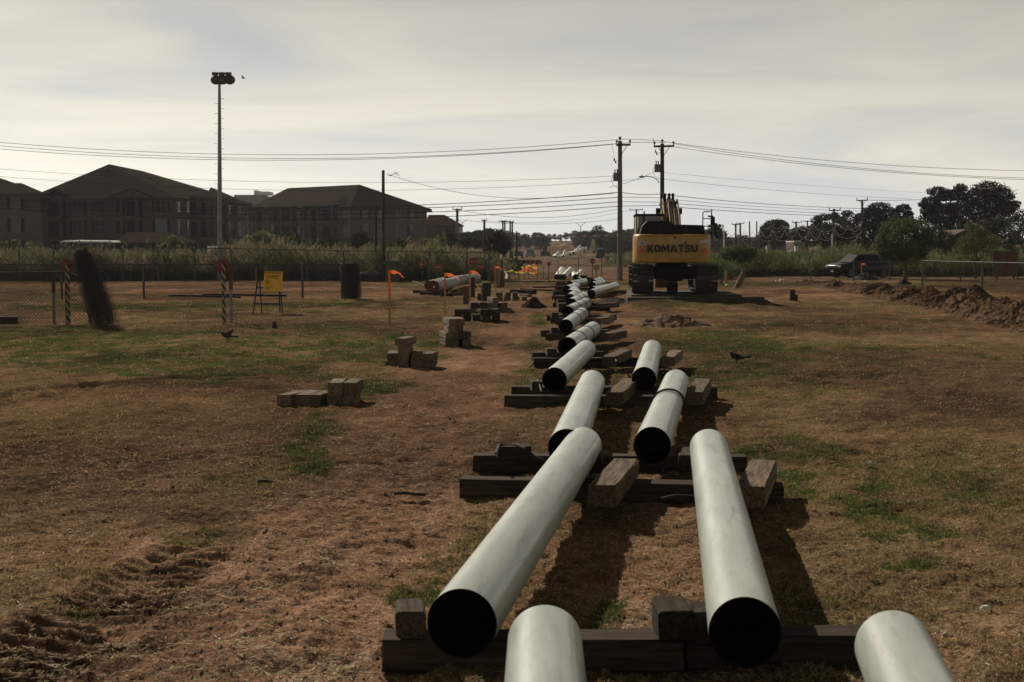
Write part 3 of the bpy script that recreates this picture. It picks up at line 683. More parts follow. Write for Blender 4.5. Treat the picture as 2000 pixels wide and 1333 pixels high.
pipe((1113, 566), (1124, 559), 'ninth left pipe, short looking and unbanded', L=5.0)
pipe((1107, 558), (1134, 550), 'tenth left pipe, lying across towards the far heap', L=6.1)
pipe((1113, 549), (1137, 545), 'eleventh left pipe with thin dark bands', bands=(1.5, 3.5), L=6.1)
pipe((1155, 566), (1184, 557), 'thick plain pipe nearest the excavator in the far right heap', L=6.1)
pipe((1157, 560), (1197, 554), 'long plain pipe lying behind the thick one by the excavator', L=6.1)
pipe((1157, 551), (1178, 545.5), 'banded pipe at the back of the far right heap', bands=(1.0, 2.6, 4.4), L=6.1)
pipe((1160, 546), (1172, 541), 'farthest banded pipe of the right heap', bands=(1.5, 3.5), L=6.1, ztop=.55)
pipe((1138, 573), (1150, 569), 'short pale pipe stub lying between the two heaps', L=1.6, ztop=.36)
pipe((1128, 542.5), (1133, 541), 'round pale pipe stub at the very end of the row', L=1.2, ztop=.5)
# loose black hose hoop over the second right pipe
def hosehoop():
    mb = MB(); pts = []
    for i in range(34):
        t = math.pi * (1.32 - 1.62 * i / 33); rr = PR + .016 + (.03 if i < 8 else 0) + .02 * math.sin(i * .9) * (i < 12)
        pts.append((rr * math.cos(t), 3.35 + .22 * math.cos(t * 1.0 + .4), rr * math.sin(t)))
    mb.tube(pts, .013, 6); o = mb.build('black_hose', M_rubber, smooth=True); o.matrix_world = Matrix.Translation(hoop.location) @ Euler(hoop.rotation_euler).to_matrix().to_4x4()
    tag(o, 'loose black hose looped round the second right pipe', 'hose')
    for k, (P, lab) in enumerate([([(968, 886, .33), (975, 870, .34), (1005, 868, .35), (1025, 876, .33), (1045, 893, .25), (1062, 899, .19)], 'black hose draped over the rough block on the rear support'),
                   ([(1290, 975, .19), (1320, 968, .20), (1350, 970, .19), (1385, 972, .19), (1420, 970, .19)], 'thin black cable lying along the second support between the pipes'),
                   ([(1200, 700, .2), (1205, 706, .3), (1211, 712, .12), (1213, 716, .05)], 'short curl of black hose right of the third left pipe'),
                   ([(1034, 718, .02), (1040, 711, .1), (1044, 706, .2)], 'wisp of black cord at the left end of the banded pipe support'),
                   ([(1058, 765, .2), (1050, 741, .32), (1062, 738, .33), (1076, 738, .33)], 'black cord over the small block left of the third left pipe')]):
        pp = [GP(a, b, z) for a, b, z in P]; mb = MB(pp[0]); mb.tube(pp, .012, 6); tag(mb.build('black_hose', M_rubber, smooth=True), lab, 'hose')
hosehoop()
# loose pipe lengths beyond the fence
M_pipefar = mat('bright_pvc', (0.75, 0.72, 0.64), .5, .1, 3)
for i, (n_, f_, lab) in enumerate([((1088, 541, .3), (1098, 527, .6), 'leftmost'), ((1093, 541, .4), (1100, 528, .8), 'second'), ((1097, 542, .3), (1101, 532, .6), 'third'), ((1101, 543, .4), (1115, 527, .9), 'longest leaning'), ((1124, 543, .4), (1117, 533, .8), 'left leaning'), ((1126, 543, .4), (1135, 532, .9), 'rightmost')]):
    a = GD(n_[0], 92, .22); b = PX(f_[0], f_[1], 94)
    pipe(tuple(a), tuple(b), lab + ' white pipe length in the jumble beyond the gate', L=None, r=.19, group='white pipe lengths jumbled beyond the gate', wall=M_pipefar, capfar=False)
for i in range(16):
    px = 1080 + i * 3.1 + random.uniform(-3, 3); py = 503 - i * .8 + random.uniform(-1.5, 1.5); d = 300 - i * 2 + 10 * (i // 8)
    a = GD(px, d, .3); b = a + Vector((random.uniform(-1.5, 3), random.uniform(0, 3), random.uniform(-.1, 1.1) + .4)) + Vector((0, 0, .002 * i))
    a.z += max(0, (i - 5)) * .1; b.z += max(0, (i - 5)) * .1
    pipe(tuple(a), tuple(b), 'far white pipe in the bright heap on the cleared ground', L=None, r=.22, group='far white pipes heaped on the cleared ground', wall=M_pipefar, capfar=False)

# bundle of large rust capped pipes by the far left flags
M_bigpipe = mat('grey_steel_pipe', (0.20, 0.175, 0.155), .55, .3, 4, .003, c2=(.36, .34, .31))
def bigpipes():
    specs = [((846, 578), (882, 545), .48, 'rust capped pipe at the front of the bundle'), ((838, 562), (866, 546), .40, 'pale rimmed pipe lying behind the first capped pipe'),
             ((872, 566), (890, 548), .44, 'second rust capped pipe behind the flagged stake'), ((888, 558), (930, 546), .40, 'farthest dark grey pipe of the capped bundle')]
    for k, (n_, f_, r_, lab) in enumerate(specs):
        a = GD(n_[0], [63, 66, 67, 74][k], .0); b = GD(f_[0], [68.5, 73, 73, 81][k], .0); r_ = [.27, .23, .26, .26][k]
        a.z += r_ + .14; b.z += r_ + .14
        o = thing('capped_pipe', a, lab, 'pipe', 'large capped pipes bundled on timbers'); d = (b - a); L = d.length; o.rotation_euler = (0, 0, math.atan2(-d.x, d.y))
        place(o, 'pipe_wall', tube_mesh(L, r_, r_ * .94), M_bigpipe); place(o, 'end_cap', disc_mesh(r_ * .97, .04), M_rust if k != 3 else M_black, -.02)
        if k != 1:
            mb = MB(); mb.cyl((0.04, -.05, -.02), (0.04, -.02, -.02), .05, .05, 8); mb.build('cap_vent', M_white, o)
        place(o, 'strap', ring_mesh(r_, .06, .015), M_rubber, L * .35)
    cross(806, 573, 850, 574, 'dark timber under the rust capped pipe bundle', group=None, h=.16)
    cross(820, 577, 900, 578, 'front timber under the rust capped pipe bundle', group=None, h=.16)
    p = GP(820, 556, .12); tie(p, 1.2, R(-50), 'pale board leaning on the rust capped bundle', name='board', cat='board', h=.04, w=.2, mt=M_wood2, tilt=R(14))
bigpipes()
# ------------------------------------------------------------------ fences
def fence(label, posts, H, r_post=.03, sp=.075, sr=.004, mesh=True, rails=(1.0,), mtop=None, post_extra=0.0, panel_h=None, name='chain_link_fence', ends=True):
    """posts: world ground points; H: height or one per post"""
    Hs = H if isinstance(H, (list, tuple)) else [H] * len(posts)
    o = thing(name, posts[0], label, 'fence')
    for p, h in zip(posts, Hs):
        mb = MB(posts[0]); mb.cyl(p - Vector((0, 0, .1)), p + Vector((0, 0, h + post_extra)), r_post, r_post, 8); mb.ball(p + Vector((0, 0, h + post_extra)), r_post * 1.15, r_post * 1.15, r_post, 8, 4)
        mb.build('fence_post', M_fencepost, o)
    for fr in rails:
        mb = MB(posts[0]); mb.tube([p + Vector((0, 0, h * fr)) for p, h in zip(posts, Hs)], .022 if mtop else .034, 6); mb.build('rail', mtop or M_fencepost, o)
    if mesh:
        V = []; Fc = []
        for (a, b, ha, hb) in zip(posts[:-1], posts[1:], Hs[:-1], Hs[1:]):
            d = b - a; L = math.hypot(d.x, d.y); h = (ha + hb) / 2 - .02; e = Vector((d.x, d.y, 0)) / L; nrm = Vector((-e.y, e.x, 0)) * sr; n = int((L + h) / sp)
            for s in (1, -1):
                for i in range(n):
                    t0 = i * sp - (h if s > 0 else 0); t1 = t0 + h * s
                    if s < 0: t0, t1 = i * sp, i * sp - h
                    z0, z1 = .02, h
                    A, B = t0, t1
                    # clip to 0..L
                    def cl(A, z, B, zz):
                        if A < 0: z = z + (0 - A) / (B - A) * (zz - z); A = 0
                        if A > L: z = z + (L - A) / (B - A) * (zz - z); A = L
                        return A, z
                    if (A <= 0 and B <= 0) or (A >= L and B >= L): continue
                    A2, za = cl(A, z0, B, z1); B2, zb = cl(B, z1, A, z0)
                    if abs(A2 - B2) < .01: continue
                    pa = a + d * (A2 / L) + Vector((0, 0, za)); pb = a + d * (B2 / L) + Vector((0, 0, zb)); w = Vector((0, 0, sr)) + e * sr * (-s) * .0
                    k = len(V); o_ = posts[0]
                    for q in (pa - nrm, pa + w * 1.2, pa + nrm, pb - nrm, pb + w * 1.2, pb + nrm): V.append(tuple(q - o_))
                    Fc += [(k, k + 1, k + 4, k + 3), (k + 1, k + 2, k + 5, k + 4), (k + 2, k, k + 3, k + 5)]
        if V: npmesh('chain_mesh', np.array(V), np.array(Fc), M_fence, o)
    return o
G3 = lambda *pts: [GP(*p) for p in pts]
fence('near chain link fence at the left edge, ending at the leaning wire roll', G3((-120, 634), (131, 633), (176, 632)), [1.43, 1.43, 1.2], r_post=.045, sp=.10, sr=.009)
fence('middle chain link fence behind the yellow board, running to the upright black roll', G3((-60, 586), (121, 585), (281, 584), (436, 584), (591, 583), (668, 583)), 1.42, r_post=.05, sp=.13, sr=.009)
f3px = [-30, 37, 105, 171, 240, 309, 380, 451, 525, 600, 671, 757, 838, 912, 955]
f3 = [GD(x, 90, -.02) for x in f3px]
fence('tall chain link fence in front of the left brush', f3, [2.32 - .5 * i / 14 for i in range(15)], r_post=.055, sp=.30, sr=.012)
def low_gate():
    P = [GD(x, 88) for x in (958, 978, 1012, 1050, 1090, 1130, 1175)]
    o = fence('low wire gate across the track beyond the pipe row', P, [1.6, 1.5, 1.45, 1.4, 1.5, 1.6, 1.7], r_post=.02, sp=.3, sr=.005, rails=(.02,), name='wire_gate')
low_gate()
fence('near chain link fence at the right edge behind the berm', [GP(1801, 559), GP(1918, 568), GP(2050, 577), GP(2200, 588)], 1.42, r_post=.05, sp=.14, sr=.0035, mtop=M_grey)
fence('far chain link fence in front of the black vehicle and the round tree', [GP(x, 549.5) for x in (1667, 1737, 1807, 1876, 1945, 2015, 2090)], 1.25, r_post=.045, sp=.2, sr=.006, mtop=M_grey)

# ------------------------------------------------------------------ wire rolls
def wire_roll(base, axis_top, r, label, name='wire_roll', layers=5, strands=26, rw=.0055, turns=1.6, taper=1.0):
    a = Vector(base); b = Vector(axis_top); d = (b - a); H = d.length; d.normalize()
    u = Vector((1, 0, 0)); p = (u - d * u.dot(d)).normalized(); q = d.cross(p); V = []; Fc = []
    def add(pts, w):
        nonlocal V, Fc
        for i, (c, nrm) in enumerate(pts):
            V += [tuple(c - a - nrm * w), tuple(c - a + d * w), tuple(c - a + nrm * w)]
            if i:
                k = len(V) - 6
                Fc.extend([(k, k + 1, k + 4, k + 3), (k + 1, k + 2, k + 5, k + 4), (k + 2, k, k + 3, k + 5)])
    for l in range(layers):
        rr = r * (1 - .13 * l)
        for s in (1, -1):
            for i in range(strands):
                t0 = 2 * math.pi * (i + random.random() * .5) / strands; pts = []
                cut0 = random.random() ** 3 * .10; cut1 = 1 - random.random() ** 2 * .09
                for j in range(13):
                    f = cut0 + (cut1 - cut0) * j / 12; t = t0 + s * turns * f; wob = rr * (1 + .07 * math.sin(t * 3 + l + f * 5) + random.uniform(-.03, .03)) * (taper + (1 - taper) * (1 - f ** 2.2))
                    e = p * math.cos(t) + q * math.sin(t); pts.append((a + d * H * f + e * wob, (p * -math.sin(t) + q * math.cos(t))))
                add(pts, rw)
    o = thing(name, a, label, 'wire roll'); npmesh('coiled_mesh', np.array(V), np.array(Fc), mat('roll_wire', (0.035, 0.030, 0.024), .8, .1, 4), o)
    for fr in (.25, .6):
        mb = MB(a); c = a + d * H * fr; pts = [c + (p * math.cos(t) + q * math.sin(t)) * r * 1.08 for t in np.linspace(0, 2 * math.pi, 20)]; mb.tube(pts, .006, 4); mb.build('tie_wire', M_fence, o)
    return o
g = GP(207, 637); tp = PX(157, 490, g.y + .25)
wire_roll(g, tp, .40, 'dark roll of chain link leaning left against the near fence', strands=26, layers=5, rw=.0065, taper=.55)
g = GP(687, 584); wire_roll(g, g + Vector((-.04, 0, 1.47)), .42, 'upright black roll of chain link at the end of the middle fence', strands=34, layers=6, rw=.010)
g = GD(700, 90); wire_roll(g, g + Vector((1.3, .1, .12)), .55, 'dark tyre like coil lying behind the upright black roll', strands=22, layers=5, rw=.02, turns=.5)

# ------------------------------------------------------------------ text
def text_mesh(s, size, mt, parent, loc, rot, depth=.004, offset=0.0, name='lettering', sx=1.0):
    c = bpy.data.curves.new('t', 'FONT'); c.body = s; c.size = size; c.extrude = depth; c.offset = offset; c.space_character = 1.2; c.align_x = 'CENTER'; c.align_y = 'CENTER'; c.resolution_u = 3
    o = bpy.data.objects.new('t', c); col.objects.link(o); dg = bpy.context.evaluated_depsgraph_get(); me = bpy.data.meshes.new_from_object(o.evaluated_get(dg)); bpy.data.objects.remove(o)
    me.name = name; me.materials.clear(); me.materials.append(mt); ob = bpy.data.objects.new(name, me); col.objects.link(ob); ob.parent = parent; ob.location = loc; ob.rotation_euler = rot; ob.scale = (sx, 1, 1); return ob

# ------------------------------------------------------------------ signs and markers
M_stripe = bpy.data.materials.new('hazard_stripes'); M_stripe.use_nodes = True
def stripes():
    t = M_stripe.node_tree; b = t.nodes['Principled BSDF']; b.inputs['Roughness'].default_value = .6
    tcn = N(t, 'ShaderNodeTexCoord'); sp = N(t, 'ShaderNodeSeparateXYZ'); t.links.new(tcn.outputs['Object'], sp.inputs[0])
    m = N(t, 'ShaderNodeMath', operation='MULTIPLY_ADD'); m.inputs[1].default_value = 1.6; t.links.new(sp.outputs[0], m.inputs[0]); t.links.new(sp.outputs[2], m.inputs[2])
    w = N(t, 'ShaderNodeMath', operation='MULTIPLY'); w.inputs[1].default_value = 4.6; t.links.new(m.outputs[0], w.inputs[0])
    fr = N(t, 'ShaderNodeMath', operation='FRACT'); t.links.new(w.outputs[0], fr.inputs[0]); g = N(t, 'ShaderNodeMath', operation='GREATER_THAN'); g.inputs[1].default_value = .45; t.links.new(fr.outputs[0], g.inputs[0])
    mx = N(t, 'ShaderNodeMix', data_type='RGBA'); mx.inputs[6].default_value = (.30, .24, .14, 1); mx.inputs[7].default_value = (.012, .012, .012, 1); t.links.new(g.outputs[0], mx.inputs[0]); t.links.new(mx.outputs[2], b.inputs['Base Color'])
stripes()
def octagon(mb, c, r, th=.006, n=8):
    mb.prism([(c.x + r * math.cos(math.pi / n + i * 2 * math.pi / n), c.y, c.z + r * math.sin(math.pi / n + i * 2 * math.pi / n)) for i in range(n)], (0, th, 0))
def stop_post(px, py, ptop, label, rs=.205):
    g = GP(px, py); H = PX(px, ptop, g.y).z - g.z; o = thing('warning_post', g, label, 'sign')
    lean = -.06
    mb = MB(g); mb.box(g.x - .045, g.x + .045, g.y - .045, g.y + .045, g.z - .1, g.z + H - .12); mb.build('post', M_stripe, o)
    c = g + Vector((-.03, .055, H - rs)); mb = MB(g); octagon(mb, c, rs); mb.build('sign_plate', M_red, o)
    mb = MB(g); octagon(mb, c + Vector((0, .009, 0)), rs * 1.05); mb.build('plate_border', M_fencepost, o)
stop_post(438, 634, 506, 'striped post with a red octagonal plate standing alone on the grass')
stop_post(134, 634, 506, 'striped post with dark red octagonal plate beside the leaning wire roll')
def marker(px, py, ptop, label, w=.08):
    g = GP(px, py); H = PX(px, ptop, g.y).z - g.z; o = thing('marker_post', g, label, 'marker post')
    mb = MB(g); mb.box(g.x - w / 2, g.x + w / 2, g.y - .01, g.y + .01, g.z - .1, g.z + H * .60); mb.build('post', mat('marker_grey', (.20, .19, .18), .6, .15, 5), o)
    mb = MB(g); mb.box(g.x - w / 2 * 1.3, g.x + w / 2 * 1.3, g.y - .012, g.y + .012, g.z + H * .6, g.z + H); mb.build('post_cap', mat('faded_orange', (.12, .036, .016), .6, .2, 5), o)
marker(452, 631, 523, 'thin white marker post with orange top beside the lone octagon post')
marker(106, 632, 532, 'thin pale marker post with brown top behind the near left fence')
def red_disc(px, yb, yc, d, label, r=.3, poly=24, mt=None, barc=None):
    g = GD(px, d); zc = PX(px, yc, d).z; o = thing('disc_sign', g, label, 'sign', None)
    mb = MB(g); mb.cyl(g - Vector((0, 0, .1)), Vector((g.x, g.y, zc)), .03, .03, 6); mb.build('post', M_fencepost, o)
    mb = MB(g); octagon(mb, Vector((g.x, g.y - .05, zc)), r, n=poly); mb.build('sign_plate', mt or M_red, o)
    for (dx, dz, w, h) in (barc or ((0, 0, .34, .05),)):
        mb = MB(g); mb.box(g.x + dx - w / 2, g.x + dx + w / 2, g.y - .057, g.y - .0505, zc + dz - h / 2, zc + dz + h / 2); mb.build('sign_bar', mat('sign_tan', (.45, .22, .12), .6, .1, 5), o)
ar = ((0, 0, .34, .05), (0, 0, .05, .30))
red_disc(823, 548, 517, 87, 'round red sign with a pale cross mark in front of the left brush', .21, barc=ar)
red_disc(855, 548, 522, 87, 'smaller faded red sign right of the crossed one', .18)
red_disc(924, 548, 511, 86, 'round red sign on a dark post right of the capped pipes', .24)
red_disc(940, 548, 521.5, 86, 'small reddish sign low beside the round red one', .19)
red_disc(1072, 545, 516, 88, 'narrow dark red sign on the gate left of the white pipe jumble', .14, poly=8)
red_disc(1157, 545, 510, 88, 'dark red sign on a post above the far pipe heap', .17, poly=8)
red_disc(1165, 548, 523, 88, 'round dull yellow sign beside the dark red one over the far pipe heap', .19, mt=mat('dull_yellow', (.33, .17, .03), .6, .2, 5), barc=((0, 0, .18, .03),))
def aframe():
    g = GP(526, 613); o = thing('a_frame_sign', g, 'black folding A-frame holding a yellow warning board', 'sign', None)
    s = (2778 / g.y); W = 46 / s / 2 + .06; Ht = (612 - 527) / s; top = g.z + Ht
    for (sx, yy, w) in ((-1, -.28, W), (1, -.28, W), (-1, .33, W * .62), (1, .33, W * .62)):
        mb = MB(g); mb.beam((g.x + sx * w * 1.08, g.y + yy, g.z), (g.x + sx * W * .72, g.y, top), .035, .035); mb.build('leg', M_rubber, o)
    for z, w in ((0.02, .72), (.40, .88), (.77, 1.02)):
        mb = MB(g); zz = top - Ht * z; y = g.y - .28 * z; mb.beam((g.x - W * w, y, zz), (g.x + W * w, y, zz), .03, .05); mb.build('crossbar', M_rubber, o)
    bw, bh = .60, .66; bx = g.x + .17; zt = top - .03
    M = Matrix.Translation((bx - g.x, -.215, zt - g.z - bh / 2)) @ Matrix.Rotation(R(-12), 4, 'X') @ Matrix.Rotation(R(2), 4, 'Y')
    mb = MB(); mb.box(-bw / 2, bw / 2, -.006, .006, -bh / 2, bh / 2, M); bd = mb.build('board', mat('sign_yellow', (.80, .42, .03), .5, .06, 4), o)
    def onb(dx, dz, w, h, nm='print_line'):
        mb = MB(); mb.box(dx - w / 2, dx + w / 2, -.010, -.0065, dz - h / 2, dz + h / 2, M); mb.build(nm, M_rubber, bd)
    t = text_mesh('WARNING', .105, M_rubber, bd, (0, 0, 0), (0, 0, 0), depth=.001, offset=.003); t.matrix_local = M @ Matrix.Translation((-.05, -.0085, .275)) @ Matrix.Rotation(R(90), 4, 'X')
    for (dx, dz, w) in ((-.03, .19, .46), (-.02, .15, .40), (-.04, .11, .44), (-.12, -.19, .26), (-.15, -.235, .18)): onb(dx, dz, w, .018)
    mb = MB(); mb.tube([M @ Vector((-.17 + .075 * math.cos(t), -.012, -.02 + .075 * math.sin(t))) for t in np.linspace(0, 2 * math.pi, 20)], .007, 5); mb.build('print_ring', M_rubber, bd)
    onb(-.17, -.02, .10, .02); onb(-.17, -.02, .02, .09)
    p = GP(515, 606); mb = MB(p); mb.cyl(PX(500, 606, p.y), PX(500, 523, p.y), .012, .012, 6); mb.cyl(PX(519, 606, p.y), PX(519, 524, p.y), .014, .014, 6)
    tag(mb.build('thin_stakes', M_lath), 'pair of thin stakes standing just behind the yellow board frame', 'stake')
aframe()
def stake(px, py, ptop, label, w=.055, flag=1, orange=.42, d=None):
    g = GD(px, d) if d else GP(px, py); H = PX(px, ptop, g.y).z - g.z; o = thing('flagged_stake', g, label, 'survey stake', 'survey stakes with orange flagging')
    ln = random.uniform(-.02, .02)
    a = g - Vector((0, 0, .1)); b = g + Vector((ln, 0, H)); m = a.lerp(b, 1 - orange)
    mb = MB(g); mb.beam(a, m, w, .018, up=(0, 1, 0)); mb.build('lath', M_lath, o)
    mb = MB(g); mb.beam(m, b, w * 1.06, .022, up=(0, 1, 0)); mb.build('painted_top', M_orange, o)
    if flag:
        for k in range(2):
            V = []; n = 9; L = (.30, .36)[k] * flag; sl = (.35, .18)[k]
            for i in range(n):
                f = i / (n - 1); x = b.x + .02 + L * f; z = b.z - .03 - L * sl * f - .03 * math.sin(f * 6 + k * 2) - .08 * f * f * k; y = b.y - .02 + .05 * math.sin(f * 7 + k) - k * .03
                wv = (.022 + .014 * math.sin(f * 5 + k)); V += [(x - g.x, y - g.y, z - g.z - wv), (x - g.x, y - g.y + .012 * math.cos(f * 9), z - g.z + wv)]
            npmesh('flagging_tape', np.array(V), np.array([(2 * i, 2 * i + 1, 2 * i + 3, 2 * i + 2) for i in range(n - 1)]), M_flag, o)
stake(761.5, 638, 527, 'orange topped stake nearest the camera, ribbon blowing right', w=.06)
stake(869, 615, 533, 'orange stake standing before the capped pipe bundle', w=.05, flag=1.15)
stake(917, 600, 528, 'orange stake beside the short round posts', w=.05, flag=1.0)
stake(967, 566, 520, 'orange stake beside the tall wooden post near the gate', w=.05, flag=1.0)
stake(1682.5, 547, 514, 'orange tipped stake in front of the parked black vehicle', w=.05, flag=.9)
for i, (x, yt) in enumerate([(995, 524), (1004, 522), (1014, 523), (1024, 521), (1033, 524), (1041, 523), (1050, 521), (1062, 518)]):
    g = GD(x, 95 + (i % 3)); mb = MB(g); mb.cyl(g - Vector((0, 0, .1)), PX(x, yt, g.y), .02, .02, 5); tag(mb.build('thin_rod', M_rust), ('leftmost', 'second from left', 'third from left', 'fourth from left', 'fourth from right', 'third from right', 'second from right', 'rightmost and tallest')[i] + ' thin rusty rod of the taped off area beyond the gate', 'rod', 'rods around the taped off hole')
def tape():
    P = [(980, 530), (1000, 528), (1015, 532), (1030, 530), (1046, 534), (1050, 524), (1035, 519), (1015, 522)]
    for k, (mt, dz, lab) in enumerate([(mat('yellow_tape', (.85, .70, .10), .5, .1, 3, trans=.4), 0, 'sagging yellow caution tape around the hole beyond the gate'), (M_flag, .28, 'crumpled orange safety netting over the hole beyond the gate')]):
        V = []; Fc = []; pts = []
        for i in range(len(P) - 1):
            for j in range(6):
                f = j / 6; x = P[i][0] + (P[i + 1][0] - P[i][0]) * f; y = P[i][1] + (P[i + 1][1] - P[i][1]) * f + 2 * math.sin(f * 3.14)
                pts.append(PX(x, y, 96 + 1.5 * math.sin(i + f * 3) + k) + Vector((0, 0, dz * (.5 + .5 * math.sin(i * 2.1 + j)))))
        if k: pts = pts[12:34]
        w = .05 if k == 0 else .13; g = pts[0]
        for p in pts: V += [tuple(p - g - Vector((0, .02, w))), tuple(p - g + Vector((0, .03, w * random.uniform(.4, 1))))]
        Fc = [(2 * i, 2 * i + 1, 2 * i + 3, 2 * i + 2) for i in range(len(pts) - 1)]
        o = npmesh('caution_tape' if k == 0 else 'safety_netting', np.array(V), np.array(Fc), mt); o.location = g; tag(o, lab, 'tape' if k == 0 else 'netting')
    g = GD(1036, 125); o = thing('barricade', g, 'striped barricade board on a post behind the taped hole', 'barricade')
    c = PX(1036, 512, 125); mb = MB(g); mb.box(c.x - 1.0, c.x + 1.0, c.y - .03, c.y + .03, c.z - .18, c.z + .16); mb.build('board', mat('maroon_board', (.09, .025, .022), .6, .2, 3), o)
    for i in range(5):
        mb = MB(g); x = c.x - .8 + i * .4; mb.prism([(x - .1, c.y - .036, c.z - .17), (x + .02, c.y - .036, c.z - .17), (x + .1, c.y - .036, c.z + .15), (x - .02, c.y - .036, c.z + .15)], (0, .005, 0)); mb.build('stripe', mat('board_pink', (.32, .16, .13), .6, .1, 3), o)
    mb = MB(g); mb.box(c.x - .05, c.x + .05, c.y + .035, c.y + .1, g.z, c.z); mb.build('post', M_darkw, o)
tape()
def roundpost(px, yb, yt, r, label, mt, cap=True, d=None, name='wooden_post'):
    g = GP(px, yb) if d is None else GD(px, d); t = PX(px, yt, g.y); t.x += random.uniform(-.01, .03); o = thing(name, g, label, 'post'); mb = MB(g); mb.cyl(g - Vector((0, 0, .1)), t, r, r * .96, 14); mb.build('shaft', mt, o, smooth=True)
    if cap: mb = MB(g); mb.cyl(t + Vector((0, 0, .001)), t + Vector((0, 0, .05)), r * 1.08, r * .9, 14); mb.build('cap', M_darkw, o)
def sqpost(px, yb, yt, w, label, mt, lean=0):
    g = GP(px, yb); t = PX(px, yt, g.y); mb = MB(g); mb.beam(g - Vector((0, 0, .05)), t + Vector((lean, 0, 0)), w, w * .8, up=(0, 1, 0)); tag(mb.build('wooden_post', mt, bevel=.01), label, 'post')
sqpost(911, 594, 559, .24, 'pale square post standing behind the dark timber stack', M_wood2)
roundpost(923, 581, 544, .10, 'thin dark round post right of the pale square post', M_darkw)
roundpost(949, 590, 555, .19, 'thick dark capped post beside the fifth timber stack', M_darkw)
sqpost(942.5, 586, 561, .12, 'short square post against the thick capped one', M_darkw)
cross(933, 588, 944, 588, 'dark cubic block left of the thick capped post', h=.30, group=None)
sqpost(972, 563, 520, .14, 'tall square wooden post near the wire gate', M_polew)
def delineator():
    g = GP(980, 562); o = thing('tall_dark_post', g, 'tall dark tapering post with a white rag near the wire gate', 'post')
    t = PX(979, 497, g.y); mb = MB(g); mb.cyl(g, g + Vector((0, 0, .95)), .17, .10, 12); mb.build('base', M_rust, o); mb = MB(g); mb.cyl(g + Vector((0, 0, .951)), t, .07, .04, 8); mb.build('shaft', mat('dark_maroon', (.06, .02, .018), .7, .3, 5), o)
    mb = MB(g); mb.cyl(t + Vector((0, 0, -.30)), t + Vector((0, 0, .01)), .052, .045, 8); mb.build('reflector', M_white, o)
    V = []
    for i in range(8):
        f = i / 7; x = .13 + .10 * math.sin(f * 3) + .06 * f; z = .92 - .42 * f; w = .03 + .05 * f; V += [(x - w, -.1, z), (x + w, -.08 + .03 * math.sin(i), z - .02)]
    npmesh('white_rag', np.array(V), np.array([(2 * i, 2 * i + 1, 2 * i + 3, 2 * i + 2) for i in range(7)]), mat('white_cloth', (.75, .74, .70), .8, .05, 3, trans=.3), o)
delineator()
sqpost(1418, 556, 528, .13, 'slim wooden post right of the excavator track', M_lath)
sqpost(1438, 563, 533, .26, 'broad plank leaning right behind the excavator', M_wood2, lean=.42)
roundpost(1583, 545, 521, .03, 'thin white topped stake at the start of the berm', M_grey, cap=False)
def litter():
    specs = [(5, 546, .35, .3), (1528, 549, .5, .12), (1517, 550, .3, .08), (1690, 552, .3, .1), (1408, 555, .4, .3), (757, 545, .3, .15), (888, 583, .15, .06), (36, 629, .3, .1), (1180, 596, .3, .05), (1500, 589, .5, .04), (536, 641, .2, .18), (1925, 1187, .09, .015), (1700, 905, .06, .02), (1430, 708, .1, .02)]
    for i, (x, y, w, h) in enumerate(specs):
        g = GP(x, y); mb = MB(g); n = 7; pts = [(w / 2 * math.cos(t) * random.uniform(.6, 1), w / 3 * math.sin(t) * random.uniform(.6, 1)) for t in np.linspace(0, 2 * math.pi, n, endpoint=False)]
        b = [(g.x + a, g.y + c, g.z - .005) for a, c in pts]; tt = [(g.x + a * .6, g.y + c * .6, g.z + h * random.uniform(.6, 1)) for a, c in pts]
        mb.add(b + tt, [tuple(range(n - 1, -1, -1)), tuple(range(n, 2 * n))] + [(k, (k + 1) % n, n + (k + 1) % n, n + k) for k in range(n)])
        wh = ['bright scrap of litter by the left fence corner', 'white scrap on the dirt left of the berm', 'tiny pale scrap left of the white one', 'pale scrap at the foot of the gravel heap', 'crumpled pale sack beside the right excavator track', 'pale scrap below the tall dark pole', 'white pebble before the capped pipes', 'white broken slat by the left fence beam', 'pale flat chip near the far pipes', 'pale flat board beside the excavator mat', 'dark round lump with a white tip on the grass', 'white pebble in the lower right foreground', 'whitish crumb on the soil at right', 'white bottle top near the right bird'][i]
        tag(mb.build('scrap' , M_white if i not in (4, 10) else (M_wood2 if i == 4 else M_rubber)), wh, 'litter')
    g = GP(1420, 561); mb = MB(g); mb.ball(g + Vector((0, 0, .08)), .1, .1, .08, 8, 6); tag(mb.build('yellow_ball', mat('lime', (.55, .60, .05), .6, .1, 3)), 'small yellow green object on the ground behind the excavator track', 'object')
    g = GP(940, 575); mb = MB(g); mb.tube([PX(939, 575, g.y), PX(938, 570, g.y), PX(935, 563, g.y), PX(932, 557, g.y)], .02, 5); tag(mb.build('yellow_ribbon', mat('yellow_tape', (.85, .7, .1))), 'thin yellow ribbon on a wire beside the dark block', 'ribbon')
litter()

